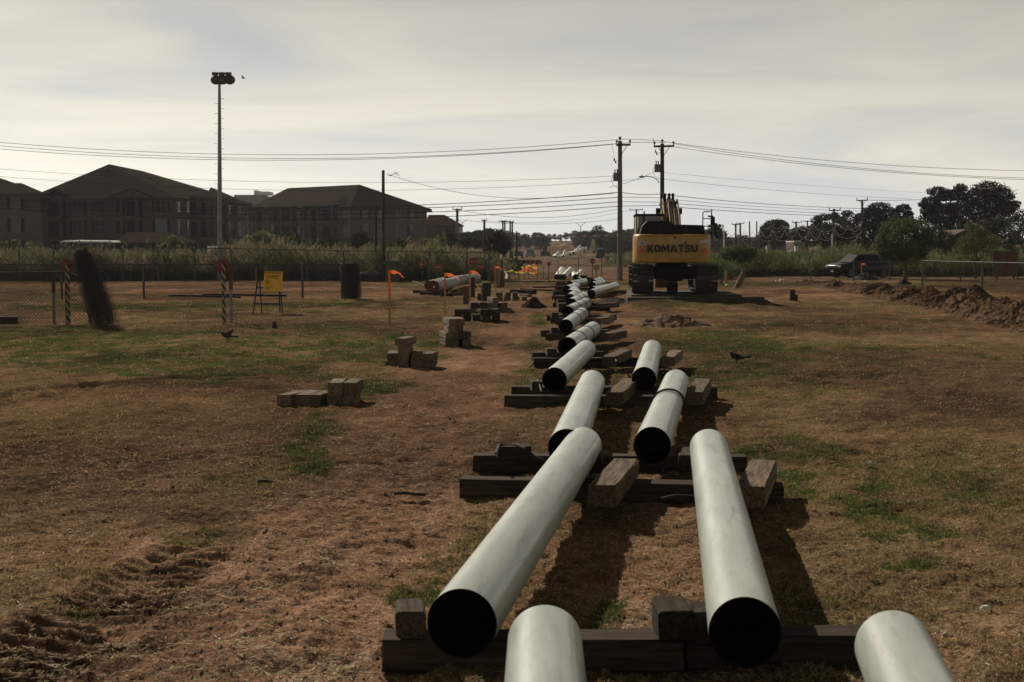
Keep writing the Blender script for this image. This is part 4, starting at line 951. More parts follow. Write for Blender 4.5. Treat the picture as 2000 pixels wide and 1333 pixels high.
# ------------------------------------------------------------------ utility poles, lamp mast and wires
def insul(mb, p, s=1.0): mb.cyl(p, p + Vector((0, 0, .10 * s)), .03 * s, .03 * s, 6); mb.cyl(p + Vector((0, 0, .10 * s)), p + Vector((0, 0, .22 * s)), .075 * s, .05 * s, 8)
def upole(px, d, ytop, rad, label, mt, arms=(), trans=None, lamp=False, sleeve=False, lean=0.0, group=None):
    g = GD(px, d); t = PX(px, ytop, d); t.x += lean; o = thing('utility_pole', g, label, 'utility pole', group)
    mb = MB(g); mb.cyl(g - Vector((0, 0, .2)), t, rad * 1.15, rad * .8, 12); mb.build('shaft', mt, o, smooth=True)
    for (yy, xl, xr) in arms:
        a = PX(xl, yy + .8, d); b = PX(xr, yy, d); a.y -= rad + .06; b.y -= rad + .06; mb = MB(g); mb.beam(a, b, .10, .13); mb.build('crossarm', M_darkw, o)
        for f in ((.04, .96) if xr - xl > 12 else (.05, .5, .95)):
            mb = MB(g); insul(mb, a.lerp(b, f) + Vector((0, 0, .07)), 1.1); mb.build('insulator', M_rubber, o)
        if abs(xr - xl) > 15:
            for e in (.22, .8):
                q = a.lerp(b, e); mb = MB(g); mb.beam(q, Vector((t.x, q.y + .04, q.z - (.55 if e < .5 else .75))), .04, .04); mb.build('brace', M_darkw, o)
    if arms and ytop < 330:
        mb = MB(g); insul(mb, t, 1.3); mb.build('insulator', M_rubber, o)
    if trans:
        c = PX(trans[0], trans[1], d); r = .20; h = .52; mb = MB(g); mb.cyl(c - Vector((0, 0, h / 2)), c + Vector((0, 0, h / 2)), r, r, 14); tb = mb.build('transformer', mat('transformer_grey', (.10, .10, .10), .5, .15, 4), o, smooth=True)
        for dx in (-.08, .06): mb = MB(g); mb.cyl(c + Vector((dx, 0, h / 2)), c + Vector((dx, 0, h / 2 + .22)), .035, .05, 6); mb.build('bushing', M_rubber, tb)
        mb = MB(g); mb.beam(c + Vector((r, 0, .15)), c + Vector((r + .18, 0, .15)), .05, .05); mb.beam(c + Vector((r, 0, -.15)), c + Vector((r + .18, 0, -.15)), .05, .05); mb.build('bracket', M_fencepost, tb)
        k = c + Vector((-.08, 0, h / 2 + .75)); mb = MB(g); mb.beam(k + Vector((-.07, 0, .18)), k + Vector((.07, 0, -.15)), .07, .07); mb.beam(k + Vector((-.06, 0, .14)), k + Vector((-.12, 0, -.02)), .03, .03); mb.beam(k, Vector((t.x, k.y, k.z + .02)), .03, .03); mb.build('fuse_cutout', M_rubber, o)
        mb = MB(g); mb.tube([c + Vector((-.2, -.05, .1)), c + Vector((-.32, -.05, -.2)), c + Vector((-.18, -.05, -.55)), Vector((t.x - .1, c.y - .1, c.z - .75))], .013, 5); mb.tube([k, k + Vector((-.2, 0, 1.0)), PX(trans[0] - 8, 283, d)], .009, 4); mb.build('lead_wire', M_wire, o)
    if lamp:
        a = PX(1290, 358, d); pts = [a + Vector((-.1, -.1, 0)), PX(1283, 351, d), PX(1275, 346.5, d), PX(1266, 345.2, d), PX(1258, 345, d)]; mb = MB(g); mb.tube(pts, .028, 6); mb.build('lamp_arm', M_fencepost, o)
        c = PX(1253.5, 345.8, d); mb = MB(g); mb.ball(c, .22, .12, .065, 12, 6); mb.cyl(c + Vector((0, 0, .05)), c + Vector((0, 0, .14)), .03, .03, 6); mb.build('lamp_head', M_grey, o)
    return o, g, t
D1, D2 = 92.5, 95.5
upole(1211, D1, 276, .165, 'tall utility pole with a low transformer at the left, standing clear beside the pipes', M_polew, arms=((283.5, 1203, 1231),), trans=(1203.5, 346))
upole(1293.5, D2, 281, .155, 'dark utility pole with curved street lamp rising behind the excavator', M_darkw, arms=((286, 1276, 1316),), trans=(1284, 329), lamp=True, lean=0)
g = GD(1206, D1 - .4); mb = MB(g); mb.box(g.x - .06, g.x + .06, g.y - .03, g.y + .03, g.z, g.z + 1.7); tag(mb.build('guy_guard', mat('pale_guard', (.32, .31, .29), .6, .1, 3)), 'pale strip guard standing at the foot of the tall utility pole', 'guard')
upole(748.5, 92, 333, .115, 'bare black pole with one service wire, rising above the right apartment roof', M_darkw)
upole(734, 94, 404, .10, 'shorter bare dark pole just left of the black one', M_darkw)
upole(893, 205, 408, .22, 'pole with a small crossarm in front of the brown house', M_polew, arms=((409, 884, 903),))
upole(946, 215, 430, .20, 'slim dark pole right of the brown house', M_darkw, arms=((431, 941, 951),))
for x, y, a, l in ((982, 431, ((432, 974, 990),), 'first of the paired far poles'), (986, 431, ((433, 979, 996),), 'second of the paired far poles'), (996.5, 432, ((434, 992, 1003),), 'third far pole beside the pair'), (1000.5, 433, ((435, 996, 1004),), 'fourth far pole beside the pair')):
    upole(x, 300, y, .20, l + ' over the left tree line', M_darkw, arms=a)
upole(1009, 160, 452, .12, 'lone low dark pole before the far trees', M_darkw)
upole(1243, 260, 409, .17, 'far pole with a wide crossarm just left of the second utility pole', M_darkw, arms=((410, 1229, 1256),))
upole(1684, 170, 391, .16, 'dark pole with crossarm among the right hand trees', M_darkw, arms=((391.5, 1672, 1694),))
upole(1629, 165, 408, .15, 'pole with crossarm and white wrapped foot among the looping cables', M_darkw, arms=((411, 1618, 1641),))
upole(1555, 230, 433, .18, 'slim crossarm pole behind the red trailer', M_darkw, arms=((434.5, 1546, 1565),))
upole(1577, 260, 431, .16, 'far crossarm pole partly behind the pine tops', M_darkw, arms=((432.5, 1568, 1583),))
upole(1437, 250, 437, .18, 'left pole of the far crossarm pair beyond the brush', M_darkw, arms=((438.5, 1429, 1445),))
upole(1446, 255, 436, .18, 'right pole of the far crossarm pair beyond the brush', M_darkw, arms=((437, 1438, 1453),))
upole(1464, 240, 433, .13, 'left bare far pole beyond the brush', M_darkw); upole(1478, 240, 432.5, .13, 'right bare far pole beyond the brush', M_darkw)
upole(1485, 190, 443, .12, 'bare pole holding the start of the looping cables', M_darkw)
for x, y0, y1, lab in ((1414, 449, 485, 'white wrapped pole foot nearest the excavator'), (1625.5, 458, 486, 'white wrapped guy at the foot of the cable pole')):
    g = GD(x, 160); a = PX(x, y0, 160); b = PX(x, y1, 160); mb = MB(a); mb.cyl(g, a, .10, .10, 8); tag(mb.build('white_guard', M_white), lab, 'guard')

def light_mast():
    g = GD(429, 91); t = PX(428.5, 163, 91); o = thing('floodlight_mast', g, 'tall grey floodlight mast with six dark lamps on top', 'floodlight mast')
    mb = MB(g); mb.cyl(g - Vector((0, 0, .2)), t, .185, .085, 14); mb.build('shaft', mat('mast_grey', (.20, .19, .18), .6, .15, 3), o, smooth=True)
    for i in range(24):
        y = 193 + i * 9.8; s = 1 if i % 2 == 0 else -1; p = PX(428.5, y, 91); mb = MB(g); mb.beam(p, p + Vector((s * (.16 + .15 * 1), 0, 0)), .02, .02); mb.build('climbing_peg', M_fencepost, o)
    mb = MB(g); a = PX(415, 151, 91); b = PX(453, 152, 91); mb.beam(a, b, .08, .08); mb.build('crossarm', M_fencepost, o)
    lm = mat('lamp_housing', (.045, .032, .028), .6, .3, 4)
    for k, x in enumerate((421.5, 435, 449)):
        c = PX(x, 156.5, 90.8 - .15); mb = MB(g); Mx = Matrix.Rotation(R(-12 + 10 * k), 3, 'Y'); mb.ball(c, .34, .30, .30 , 14, 8); h = mb.build('lamp_housing', lm, o, smooth=True)
        u = PX((420, 433, 446)[k], 146.5, 90.9); mb = MB(g); mb.cyl(u + Vector((0, 0, -.16)), u + Vector((0, 0, .14)), .17, .22, 12); mb.build('ballast_can', lm, o)
light_mast()

def wire(P, d0, d1, label, r=.014, group='overhead wires'):
    """a sagging wire through three pixels; d0..d1 its distance"""
    (x0, y0), (xm, ym), (x1, y1) = P; pts = []; n = 24
    for i in range(n + 1):
        f = i / n; x = x0 + (x1 - x0) * f
        y = y0 * (x - xm) * (x - x1) / ((x0 - xm) * (x0 - x1)) + ym * (x - x0) * (x - x1) / ((xm - x0) * (xm - x1)) + y1 * (x - x0) * (x - xm) / ((x1 - x0) * (x1 - xm))
        pts.append(PX(x, y, d0 + (d1 - d0) * f))
    mb = MB(pts[0]); mb.tube(pts, r, 4); tag(mb.build('overhead_wire', M_wire), label, 'wire', group)
EX = -160
for P, lab in ((((EX, 263), (560, 303), (1211, 272.5)), 'topmost wire from the left edge to the tall pole'), (((EX, 270), (600, 310), (1204, 281)), 'second wire from the left edge to the tall pole'), (((EX, 277), (620, 313), (1230, 279)), 'third wire from the left edge to the tall pole'),
               (((EX, 317), (640, 357), (1204, 344)), 'thin upper neutral wire from the left edge'), (((EX, 330), (760, 372), (1260, 350)), 'thin lower neutral wire from the left edge'),
               (((EX, 378), (760, 403), (1211, 376)), 'highest of the four thick lower cables at left'), (((EX, 384), (780, 408), (1211, 385.5)), 'second of the four thick lower cables at left'), (((EX, 388), (800, 416), (1211, 394.5)), 'third of the four thick lower cables at left'), (((EX, 394), (820, 425), (1211, 403)), 'lowest of the four thick lower cables at left')):
    wire(P, 100, D1, lab, r=.015 if P[0][1] < 300 else (.010 if P[0][1] < 340 else .021))
for P, lab, r in ((((1211, 272.5), (1250, 273), (1291, 276)), 'topmost wire between the two utility poles', .014), (((1230, 279), (1260, 278.5), (1300, 279)), 'second wire between the two utility poles', .014), (((1211, 376), (1250, 380), (1293, 379)), 'slack cable with a loop between the two poles', .02),
                  (((1211, 385.5), (1250, 386), (1293, 387)), 'second low cable between the two poles', .015), (((1211, 394.5), (1250, 394.8), (1293, 395.5)), 'third low cable between the two poles', .015), (((1211, 403), (1250, 402.6), (1293, 402)), 'lowest cable between the two poles', .017),
                  (((1190, 366), (1240, 352), (1278, 336)), 'service wire slanting up to the second transformer', .012)):
    wire(P, D1, D2, lab, r)
for P, lab, r in ((((1291, 276), (1640, 316), (2160, 334)), 'topmost wire from the lamp pole to the right edge', .014), (((1315, 281), (1640, 325), (2160, 350)), 'second wire from the lamp pole to the right edge', .014), (((1315, 287), (1640, 328), (2160, 354)), 'third wire from the lamp pole to the right edge', .014),
                  (((1293, 337), (1560, 361), (1830, 378)), 'thin upper neutral wire to the right', .008), (((1293, 350), (1560, 376), (1780, 389)), 'thin lower neutral wire to the right', .011),
                  (((1293, 380), (1500, 399), (1690, 408)), 'highest thick cable running right towards the trees', .021), (((1293, 388), (1500, 405), (1690, 413)), 'second thick cable running right towards the trees', .014), (((1293, 396), (1500, 411), (1690, 421)), 'third thick cable running right towards the trees', .018), (((1293, 403), (1500, 417), (1690, 425)), 'lowest thick cable running right towards the trees', .021),
                  (((1684, 391), (1780, 391), (1990, 371)), 'wire from the tree pole rising to the right edge', .016)):
    wire(P, D2, 150 if P[2][0] < 2000 else 100, lab, r)
wire(((755, 340), (900, 377), (1072, 387)), 92, 92, 'service wire sloping right from the black pole', .012)
wire(((1072, 387), (1140, 383), (1200, 378)), 92, 92, 'continuation of the service wire into the tall pole', .012)
wire(((893, 410), (1000, 424), (1211, 408)), 205, 200, 'far wire right of the brown house', .025)
wire(((800, 415), (930, 433), (1211, 428)), 205, 200, 'lower far wire right of the brown house', .02)
wire(((1229, 411), (1120, 430), (946, 432)), 250, 230, 'far wire above the clearing', .02)
for i in range(3):
    mb = MB(); pts = [PX(757 + 5 * j + 2 * i, 340 + 3 * math.sin(j * 1.3 + i) + i * 1.2, 92) for j in range(5)]; mb = MB(pts[0]); mb.tube(pts, .012, 4); tag(mb.build('service_drop', M_wire), ('upper', 'middle', 'lower')[i] + ' curl of the cable ends at the black pole top', 'wire')
# bright cable loops at the right
M_cable = mat('pale_cable', (.55, .54, .50), .5, .1, 2)
def loops():
    rows = [(((1590, 441), (1684, 432)), 2, 15, 'upper pale looping cable between the two tree poles'), (((1486, 441), (1590, 439)), 5, 7, 'upper pale looping cable left of the cable pole'),
            (((1485, 448), (1629, 450)), 6, 17, 'middle pale looping cable with deep sags'), (((1629, 446), (1684, 434)), 2, 16, 'middle pale looping cable at the tree poles'), (((1485, 466), (1629, 464)), 5, 6, 'lower pale looping cable left of the cable pole'),
            (((1629, 456), (1684, 452)), 1, 12, 'lower pale looping cable at the tree poles'), (((1421, 452), (1486, 452)), 4, 9, 'left end of the pale looping cable'), (((1442, 448), (1468, 476)), 1, 14, 'deep hanging pale cable pair at the far poles'), (((1425, 460), (1485, 462)), 3, 7, 'low left run of the pale looping cable'), (((1500, 444), (1600, 436)), 3, 11, 'crossing pale looping cable over the dark trees')]
    for (a, b), n, sag, lab in rows:
        pts = []
        for i in range(n * 10 + 1):
            f = i / (n * 10); k = (i % 10) / 10; s = 4 * k * (1 - k) * sag; pts.append(PX(a[0] + (b[0] - a[0]) * f, a[1] + (b[1] - a[1]) * f + s, 158))
        mb = MB(pts[0]); mb.tube(pts, .022, 4); tag(mb.build('looping_cable', M_cable), lab, 'cable')
    pts = [PX(1385 + 265 * i / 12, 466 + .6 * math.sin(i), 156) for i in range(13)]; mb = MB(pts[0]); mb.tube(pts, .025, 4); tag(mb.build('messenger_wire', M_wire), 'straight dark messenger wire below the looping cables', 'wire')
loops()
def bunting():
    pts = [PX(1030 + 180 * i / 40, 461 - 3 * (abs(i - 10) / 30) ** 1.5 + (0 if i > 10 else -i * -.1 - 1), 230) for i in range(41)]
    o = thing('bunting', pts[0], 'line of small coloured pennants over the clearing', 'bunting'); mb = MB(pts[0]); mb.tube(pts, .02, 4); mb.build('cord', M_wire, o)
    ms = [mat('pennant_white', (.7, .7, .66)), mat('pennant_red', (.5, .08, .05)), mat('pennant_green', (.12, .35, .2))]
    for i in range(41):
        p = pts[i]; mb = MB(pts[0]); mb.prism([p + Vector((-.14, 0, 0)), p + Vector((.14, 0, 0)), p + Vector((0, 0, -.34))], (0, .02, 0)); mb.build('pennant', ms[(i * 7) % 5 % 3], o)
bunting()

# ------------------------------------------------------------------ birds
M_bird = mat('bird_feathers', (.010, .010, .012), .45, .3, 20)
def skin_body(name, pts, edges, radii, mt, parent, org):
    me = bpy.data.meshes.new(name); me.from_pydata(pts, edges, []); o = bpy.data.objects.new(name, me); col.objects.link(o)
    m = o.modifiers.new('s', 'SKIN'); s = o.modifiers.new('d', 'SUBSURF'); s.levels = 2; s.render_levels = 2
    for v, r in zip(me.skin_vertices[0].data, radii): v.radius = r
    me.skin_vertices[0].data[0].use_root = True
    dg = bpy.context.evaluated_depsgraph_get(); m2 = bpy.data.meshes.new_from_object(o.evaluated_get(dg)); bpy.data.objects.remove(o)
    m2.polygons.foreach_set('use_smooth', [True] * len(m2.polygons)); m2.materials.clear(); m2.materials.append(mt); m2.name = name
    ob = bpy.data.objects.new(name, m2); col.objects.link(ob); ob.parent = parent; return ob
def bird(px, py, L, face, label, wing=False, tail_up=.0):
    g = GP(px, py); o = thing('black_bird', g, label, 'bird', None, rotz=0); s = L / .38 * face; a = abs(s)
    pts = [(-.00 * s, 0, .125 * a), (.055 * s, 0, .148 * a), (.085 * s, 0, .185 * a), (.10 * s, 0, .222 * a), (-.06 * s, 0, .112 * a), (-.12 * s, 0, .104 * a), (-.19 * s, 0, (.100 + tail_up) * a), (-.26 * s, 0, (.100 + tail_up * 1.5) * a)]
    rad = [(.056 * a,) * 2, (.052 * a,) * 2, (.034 * a,) * 2, (.030 * a,) * 2, (.042 * a, .042 * a), (.015 * a, .02 * a), (.008 * a, .022 * a), (.005 * a, .028 * a)]
    skin_body('body', pts, [(0, 1), (1, 2), (2, 3), (0, 4), (4, 5), (5, 6), (6, 7)], rad, M_bird, o, g)
    mb = MB(); mb.cyl((.118 * s, 0, .225 * a), (.165 * s, 0, .217 * a), .012 * a, .001, 6); mb.build('beak', M_bird, o)
    for k in (-1, 1):
        mb = MB(); mb.tube([(.0 * s, .02 * k * a, .10 * a), (-.012 * s, .022 * k * a, .045 * a), (.004 * s, .022 * k * a, 0)], .006 * a, 5); mb.tube([(-.01 * s, .02 * k * a, .003), (.035 * s, .024 * k * a, .003)], .0035 * a, 4); mb.build('leg', M_bird, o)
        mb = MB()
        if wing: P = [(.05 * s, .04 * k * a, .16 * a), (-.02 * s, .055 * k * a, .175 * a), (-.12 * s, .09 * k * a, (.245 + .01 * k) * a), (-.15 * s, .095 * k * a, .215 * a), (-.08 * s, .05 * k * a, .13 * a)]
        else: P = [(.06 * s, .044 * k * a, .165 * a), (-.02 * s, .052 * k * a, .160 * a), (-.15 * s, .026 * k * a, .118 * a), (-.14 * s, .028 * k * a, .10 * a), (-.02 * s, .055 * k * a, .10 * a), (.05 * s, .05 * k * a, .125 * a)]
        mb.prism(P, (0, .008 * k * a, 0)); mb.build('wing', M_bird, o)
    return o
bird(1438, 711, .40, -1, 'black long tailed bird standing on the grass at right, facing left', tail_up=.02)
bird(442, 667, .40, -1, 'black bird with half raised wings on the grass below the octagon post', wing=True)
def flybird(px, py, d, label):
    c = PX(px, py, d); mb = MB(c); mb.ball(c, .12, .04, .035, 8, 5)
    for k in (-1, 1): mb.prism([c + Vector((.04, 0, .02)), c + Vector((-.05, 0, .02)), c + Vector((-.08, .16 * k, .10)), c + Vector((.0, .17 * k, .11))], (0, 0, .006))
    tag(mb.build('flying_bird', M_bird), label, 'bird')
flybird(475, 153, 80, 'tiny dark bird flying right of the floodlights')
# ------------------------------------------------------------------ tracked excavator
def excavator():
    g = GD(1319, 53.3); g.z = PX(1319, 573, 53.0).z
    o = thing('excavator', g, 'large yellow tracked excavator seen from behind, standing on timber mats', 'excavator', rotz=R(-3.0))
    def P(name, mb, m, par=None, **k): return mb.build(name, m, par or o, **k)
    MY = mat('excavator_yellow', (.36, .205, .042), .5, .22, 3, coat=.1, c2=(.46, .26, .055)); MD = mat('excavator_dark', (.009, .009, .010), .7, .3, 5, spec=.12); MT = mat('track_steel', (.035, .032, .030), .65, .35, 8, .004)
    MB_ = mat('boom_yellow', (.40, .25, .07), .5, .2, 5)
    for s in (-1, 1):
        cx = s * 1.2
        L = 4.7; r = .45; y0 = .45; y1 = L - .45; n = 46; pts = []
        per = 2 * (y1 - y0) + 2 * math.pi * r
        fr = MB(); fr.box(cx - .2, cx + .2, y0, y1, .16, .72); tr = P('track_frame', fr, MD)
        for (yy) in (y0, y1): w = MB(); w.cyl((cx - .16, yy, .49), (cx + .16, yy, .49), .36, .36, 16); P('track_wheel', w, MD)
        for i in range(n):
            q = per * i / n
            if q < (y1 - y0): y, z, a = y0 + q, .98, 0.0
            elif q < (y1 - y0) + math.pi * r: t = (q - (y1 - y0)) / r; y, z, a = y1 + r * math.sin(t), .53 + r * math.cos(t), -t
            elif q < 2 * (y1 - y0) + math.pi * r: y, z, a = y1 - (q - (y1 - y0) - math.pi * r), .06, math.pi
            else: t = (q - 2 * (y1 - y0) - math.pi * r) / r; y, z, a = y0 - r * math.sin(t), .53 - r * math.cos(t), math.pi - t
            M = Matrix.Translation((cx, y, z)) @ Matrix.Rotation(a, 4, 'X')
            m = MB(); m.box(-.40, .40, -.095, .095, -.02, .015, M); m.box(-.39, .39, -.085, -.06, .015, .05, M); m.box(-.39, .39, .0, .02, .015, .04, M); P('track_shoe', m, MT)
    m = MB(); m.box(-.85, .85, 1.0, 3.7, .50, .95); m.box(-.35, .35, .7, 4.0, .42, .55); P('undercarriage', m, MD, bevel=.05)
    m = MB(); m.cyl((0, 2.3, .952), (0, 2.3, 1.14), .62, .62, 20); P('slew_ring', m, MD)
    for s in (-1, 1): m = MB(); m.beam((s * .5, 1.6, .72), (s * 1.0, .9, .72), .25, .3); P('frame_arm', m, MD)
    # counterweight: rounded in plan and in section
    V = []; W = 1.42; n = 22; zs = [(1.13, .90), (1.17, .955), (1.30, .985), (1.7, 1.0), (2.05, 1.0), (2.13, .985), (2.175, .95), (2.19, .90)]
    off = -.13
    rows_ = []
    for (z, k) in zs:
        row = []
        for i in range(n + 1):
            t = -1 + 2 * i / n; x = math.copysign(abs(t) ** .85, t); ed = 1 - max(0, (abs(x) - .84) / .16) ** 2.2 * 1.0
            y = -.55 - .14 * (1 - x * x) + (1 - ed) * .42
            row.append((x * W * (k * .25 + .75) + off, y + (1 - k) * 1.2, z))
        row += [(W * (k * .25 + .75) + off, .9, z), (-W * (k * .25 + .75) + off, .9, z)]; rows_.append(row)
    m = MB(); nn = len(rows_[0]); vs = [v for r_ in rows_ for v in r_]
    fs = [(j * nn + i, j * nn + (i + 1) % nn, (j + 1) * nn + (i + 1) % nn, (j + 1) * nn + i) for j in range(len(rows_) - 1) for i in range(nn)] + [tuple(range(nn - 1, -1, -1)), tuple(range((len(rows_) - 1) * nn, len(rows_) * nn))]
    m.add(vs, fs); cw = P('counterweight', m, MY, smooth=True)
    ML = mat('letter_navy', (.012, .012, .02), .6, .1, 4)
    def glyphs():
        W = {'K': 1.0, 'O': 1.1, 'M': 1.3, 'A': 1.2, 'T': 1.0, 'S': .98, 'U': 1.0}
        def ring(cx, cy, rx, ry, ix, iy, a0, a1, n=18):
            L = []
            for i in range(n):
                t0 = a0 + (a1 - a0) * i / n; t1 = a0 + (a1 - a0) * (i + 1) / n
                L.append([(cx + rx * math.cos(t0), cy + ry * math.sin(t0)), (cx + rx * math.cos(t1), cy + ry * math.sin(t1)), (cx + ix * math.cos(t1), cy + iy * math.sin(t1)), (cx + ix * math.cos(t0), cy + iy * math.sin(t0))])
            return L
        R4 = lambda x0, x1, y0, y1: [(x0, y0), (x1, y0), (x1, y1), (x0, y1)]
        G = {'K': [R4(0, .29, 0, 1), [(.30, .36), (.48, .52), (.30, .66)], [(.31, .45), (.62, .45), (1.02, 1), (.66, 1)], [(.34, .50), (.64, .60), (1.04, 0), (.68, 0)]],
             'O': ring(.55, .5, .55, .5, .24, .23, 0, 2 * math.pi, 24), 'M': [R4(0, .27, 0, 1), R4(1.03, 1.3, 0, 1), [(.28, 1), (.38, 1), (.645, .5), (.645, .05), (.28, .68)], [(1.02, 1), (.92, 1), (.655, .5), (.655, .05), (1.02, .68)]],
             'A': [[(0, 0), (.30, 0), (.595, .72), (.595, 1), (.42, 1)], [(1.2, 0), (.90, 0), (.605, .72), (.605, 1), (.78, 1)], [(.40, .12), (.80, .12), (.72, .32), (.48, .32)]], 'T': [R4(0, 1, .74, 1), R4(.36, .64, 0, .73)],
             'U': [R4(0, .28, .42, 1), R4(.72, 1, .42, 1)] + ring(.5, .42, .5, .42, .22, .16, math.pi, 2 * math.pi, 14)}
        P = [(.92, .76), (.74, .865), (.5, .87), (.26, .81), (.19, .69), (.28, .57), (.5, .5), (.71, .43), (.80, .31), (.72, .19), (.5, .13), (.26, .135), (.06, .24)]; S = []; h = .125
        for a, b in zip(P[:-1], P[1:]):
            dx, dy = b[0] - a[0], b[1] - a[1]; l = math.hypot(dx, dy); nx, ny = -dy / l * h, dx / l * h; ex, ey = dx / l * .03, dy / l * .03
            S.append([(a[0] - ex + nx, a[1] - ey + ny), (b[0] + ex + nx, b[1] + ey + ny), (b[0] + ex - nx, b[1] + ey - ny), (a[0] - ex - nx, a[1] - ey - ny)])
        G['S'] = S; x = 0; hgt = .29; tot = sum(W[c] for c in 'KOMATSU') + 6 * .09; k = 1.86 / tot
        for ch in 'KOMATSU':
            m = MB()
            for q, poly in enumerate(G[ch]): m.prism([(off - .02 - .93 + (x + a) * k, -.712 - .0004 * q, 1.515 + b * hgt) for a, b in poly], (0, .03, 0))
            m.build('letter', ML, cw); x += W[ch] + .09
    glyphs()
    MR = mat('reflector_red', (.55, .06, .02), .4, .1, 3)
    for s in (-1, 1):
        m = MB(); a = off + s * 1.16; m.prism([(a - .09 * 1, -.665 if True else 0, 1.50), (a + .09, -.665, 1.50), (a - s * -.05, -.665, 1.70)], (0, .04, 0)); P('reflector', m, MR, cw)
    m = MB(); m.box(off - 1.30, off - 1.0, -.675, -.62, 1.80, 1.92); P('decal', m, mat('decal_pale', (.45, .38, .42), .5, .3, 10), cw)
    m = MB(); m.box(off - 1.16, off - 1.09, -.682, -.6755, 1.81, 1.90); P('decal', m, mat('decal_blue', (.10, .08, .28), .5, .1, 10), cw)
    m = MB(); m.box(off + .98, off + 1.30, -.675, -.62, 1.86, 1.97); P('decal', m, mat('decal_white', (.48, .42, .36), .5, .1, 10), cw)
    m = MB(); m.prism([(off + .0, -.705, 2.03), (off + .11, -.705, 2.03), (off + .055, -.705, 2.12)], (0, .03, 0)); P('decal', m, ML, cw)
    m = MB(); m.box(off + .42, off + .50, -.71, -.68, 1.84, 1.92); P('latch', m, MD, cw)
    m = MB(); m.box(-1.45, 1.2, .9, 3.6, 1.15, 1.45); m.box(-1.5, -1.38, .85, 3.0, 1.1, 2.1); P('deck', m, MY, bevel=.03)
    m = MB(); m.prism([(off - 1.20, -.15, 2.2), (off - 1.12, -.12, 2.50), (off - .92, -.1, 2.70), (off - .25, -.1, 2.71), (off + .05, -.1, 2.56), (off + 1.18, -.1, 2.53), (off + 1.24, -.15, 2.2)], (0, 1.5, 0)); P('engine_hood', m, MD, bevel=.05)
    for x in (off - .42, off + .5): m = MB(); m.box(x, x + .015, -.13, -.105, 2.2, 2.5); P('hood_seam', m, M_fencepost)
    # cab on the left
    cx0, cx1 = -1.42, -.42; m = MB()
    for (x, y) in ((cx0, 2.0), (cx1, 2.0), (cx0, 3.9), (cx1, 3.9)): m.box(x, x + .08, y, y + .08, 1.45, 2.92)
    m.box(cx0, cx1 + .08, 2.0, 3.98, 1.45, 1.9); P('cab_frame', m, MY)
    m = MB(); m.box(cx0 - .03, cx1 + .11, 1.9, 4.05, 2.921, 3.0); P('cab_roof', m, MD, bevel=.02)
    m = MB(); m.box(cx0 + .09, cx1 - .01, 2.02, 2.04, 1.91, 2.91); P('cab_window', m, mat('cab_glass', (.02, .022, .022), .1, .1, 2, spec=.6))
    m = MB(); m.box(cx0 + .02, cx0 + .04, 2.1, 3.88, 1.91, 2.91); P('cab_window', m, _mats['cab_glass'])
    m = MB(); m.cyl((-1.1, 1.8, 2.65), (-1.1, 1.8, 3.1), .03, .03, 6); P('antenna', m, MD)
    # handrail and mirror at the right
    m = MB(); x = 1.25
    m.tube([(x - .19, .6, 2.2), (x - .19, .6, 3.0), (x - .14, .6, 3.05), (x + .10, .6, 3.05)], .022, 6); m.tube([(x + .12, .6, 2.2), (x + .14, .6, 3.15)], .022, 6)
    for z in (2.5, 2.78): m.tube([(x - .19, .6, z), (x + .13, .6, z)], .02, 6)
    m.tube([(x + .13, .6, 2.7), (x + .28, .7, 2.5), (x + .34, .8, 2.1)], .03, 6); P('handrail', m, MD)
    m = MB(); m.box(x + .10, x + .26, .55, .62, 2.55, 2.85); m.box(x, x + .2, .55, .62, 2.84, 2.9); P('mirror', m, MD)
    # boom, cylinders and arm
    bx = -.02
    prof = [(1.0, 1.5), (1.5, 1.45), (4.0, 2.85), (7.2, 2.5), (7.3, 2.7), (3.9, 3.42), (3.3, 3.25), (1.0, 1.95)]
    m = MB(); m.prism([(bx - .29, y, z) for y, z in prof], (.58, 0, 0)); P('boom', m, MB_, bevel=.03)
    for s in (-1, 1):
        m = MB(); m.cyl((bx + s * .40, 2.6, 1.5), (bx + s * .40, 3.45, 2.55), .10, .10, 10); m.cyl((bx + s * .40, 3.45, 2.55), (bx + s * .40, 4.0, 3.15), .055, .055, 8); P('boom_cylinder', m, MB_)
        m = MB(); m.cyl((bx + s * .34, 4.0, 3.15), (bx + s * .52, 4.0, 3.15), .13, .13, 10); P('boom_pin', m, MD)
    m = MB(); m.cyl((bx, 3.6, 3.5), (bx, 6.9, 3.2), .13, .11, 10); P('arm_cylinder', m, MB_)
    for k, (x, h) in enumerate(((-.33, .12), (-.25, .22), (-.16, .16), (.14, .2), (.23, .14), (.32, .22), (.05, .25), (-.05, .28))):
        m = MB(); xx = bx + x; m.tube([(xx, 1.2, 2.2), (xx * 1.0, 2.6, 2.95), (xx, 3.6, 3.38 + h * .5), (xx, 4.1, 3.42 + h), (xx, 4.6, 3.35 + h * .4)], .032, 6); P('hydraulic_hose', m, mat('hose_tan', (.20, .11, .05), .5, .2, 6) if k % 2 else MD)
    for x in (-.17, 0, .15): m = MB(); m.cyl((bx + x, 4.0, 3.45), (bx + x, 4.0, 3.80), .07, .05, 8); m.cyl((bx + x, 4.0, 3.801), (bx + x, 4.0, 3.87), .08, .04, 8); P('hose_fitting', m, MD)
    m = MB(); m.prism([(bx - .2, 7.0, 2.8), (bx - .2, 7.4, 2.7), (bx - .2, 6.6, .7), (bx - .2, 6.3, .75)], (.4, 0, 0)); P('arm', m, MB_)
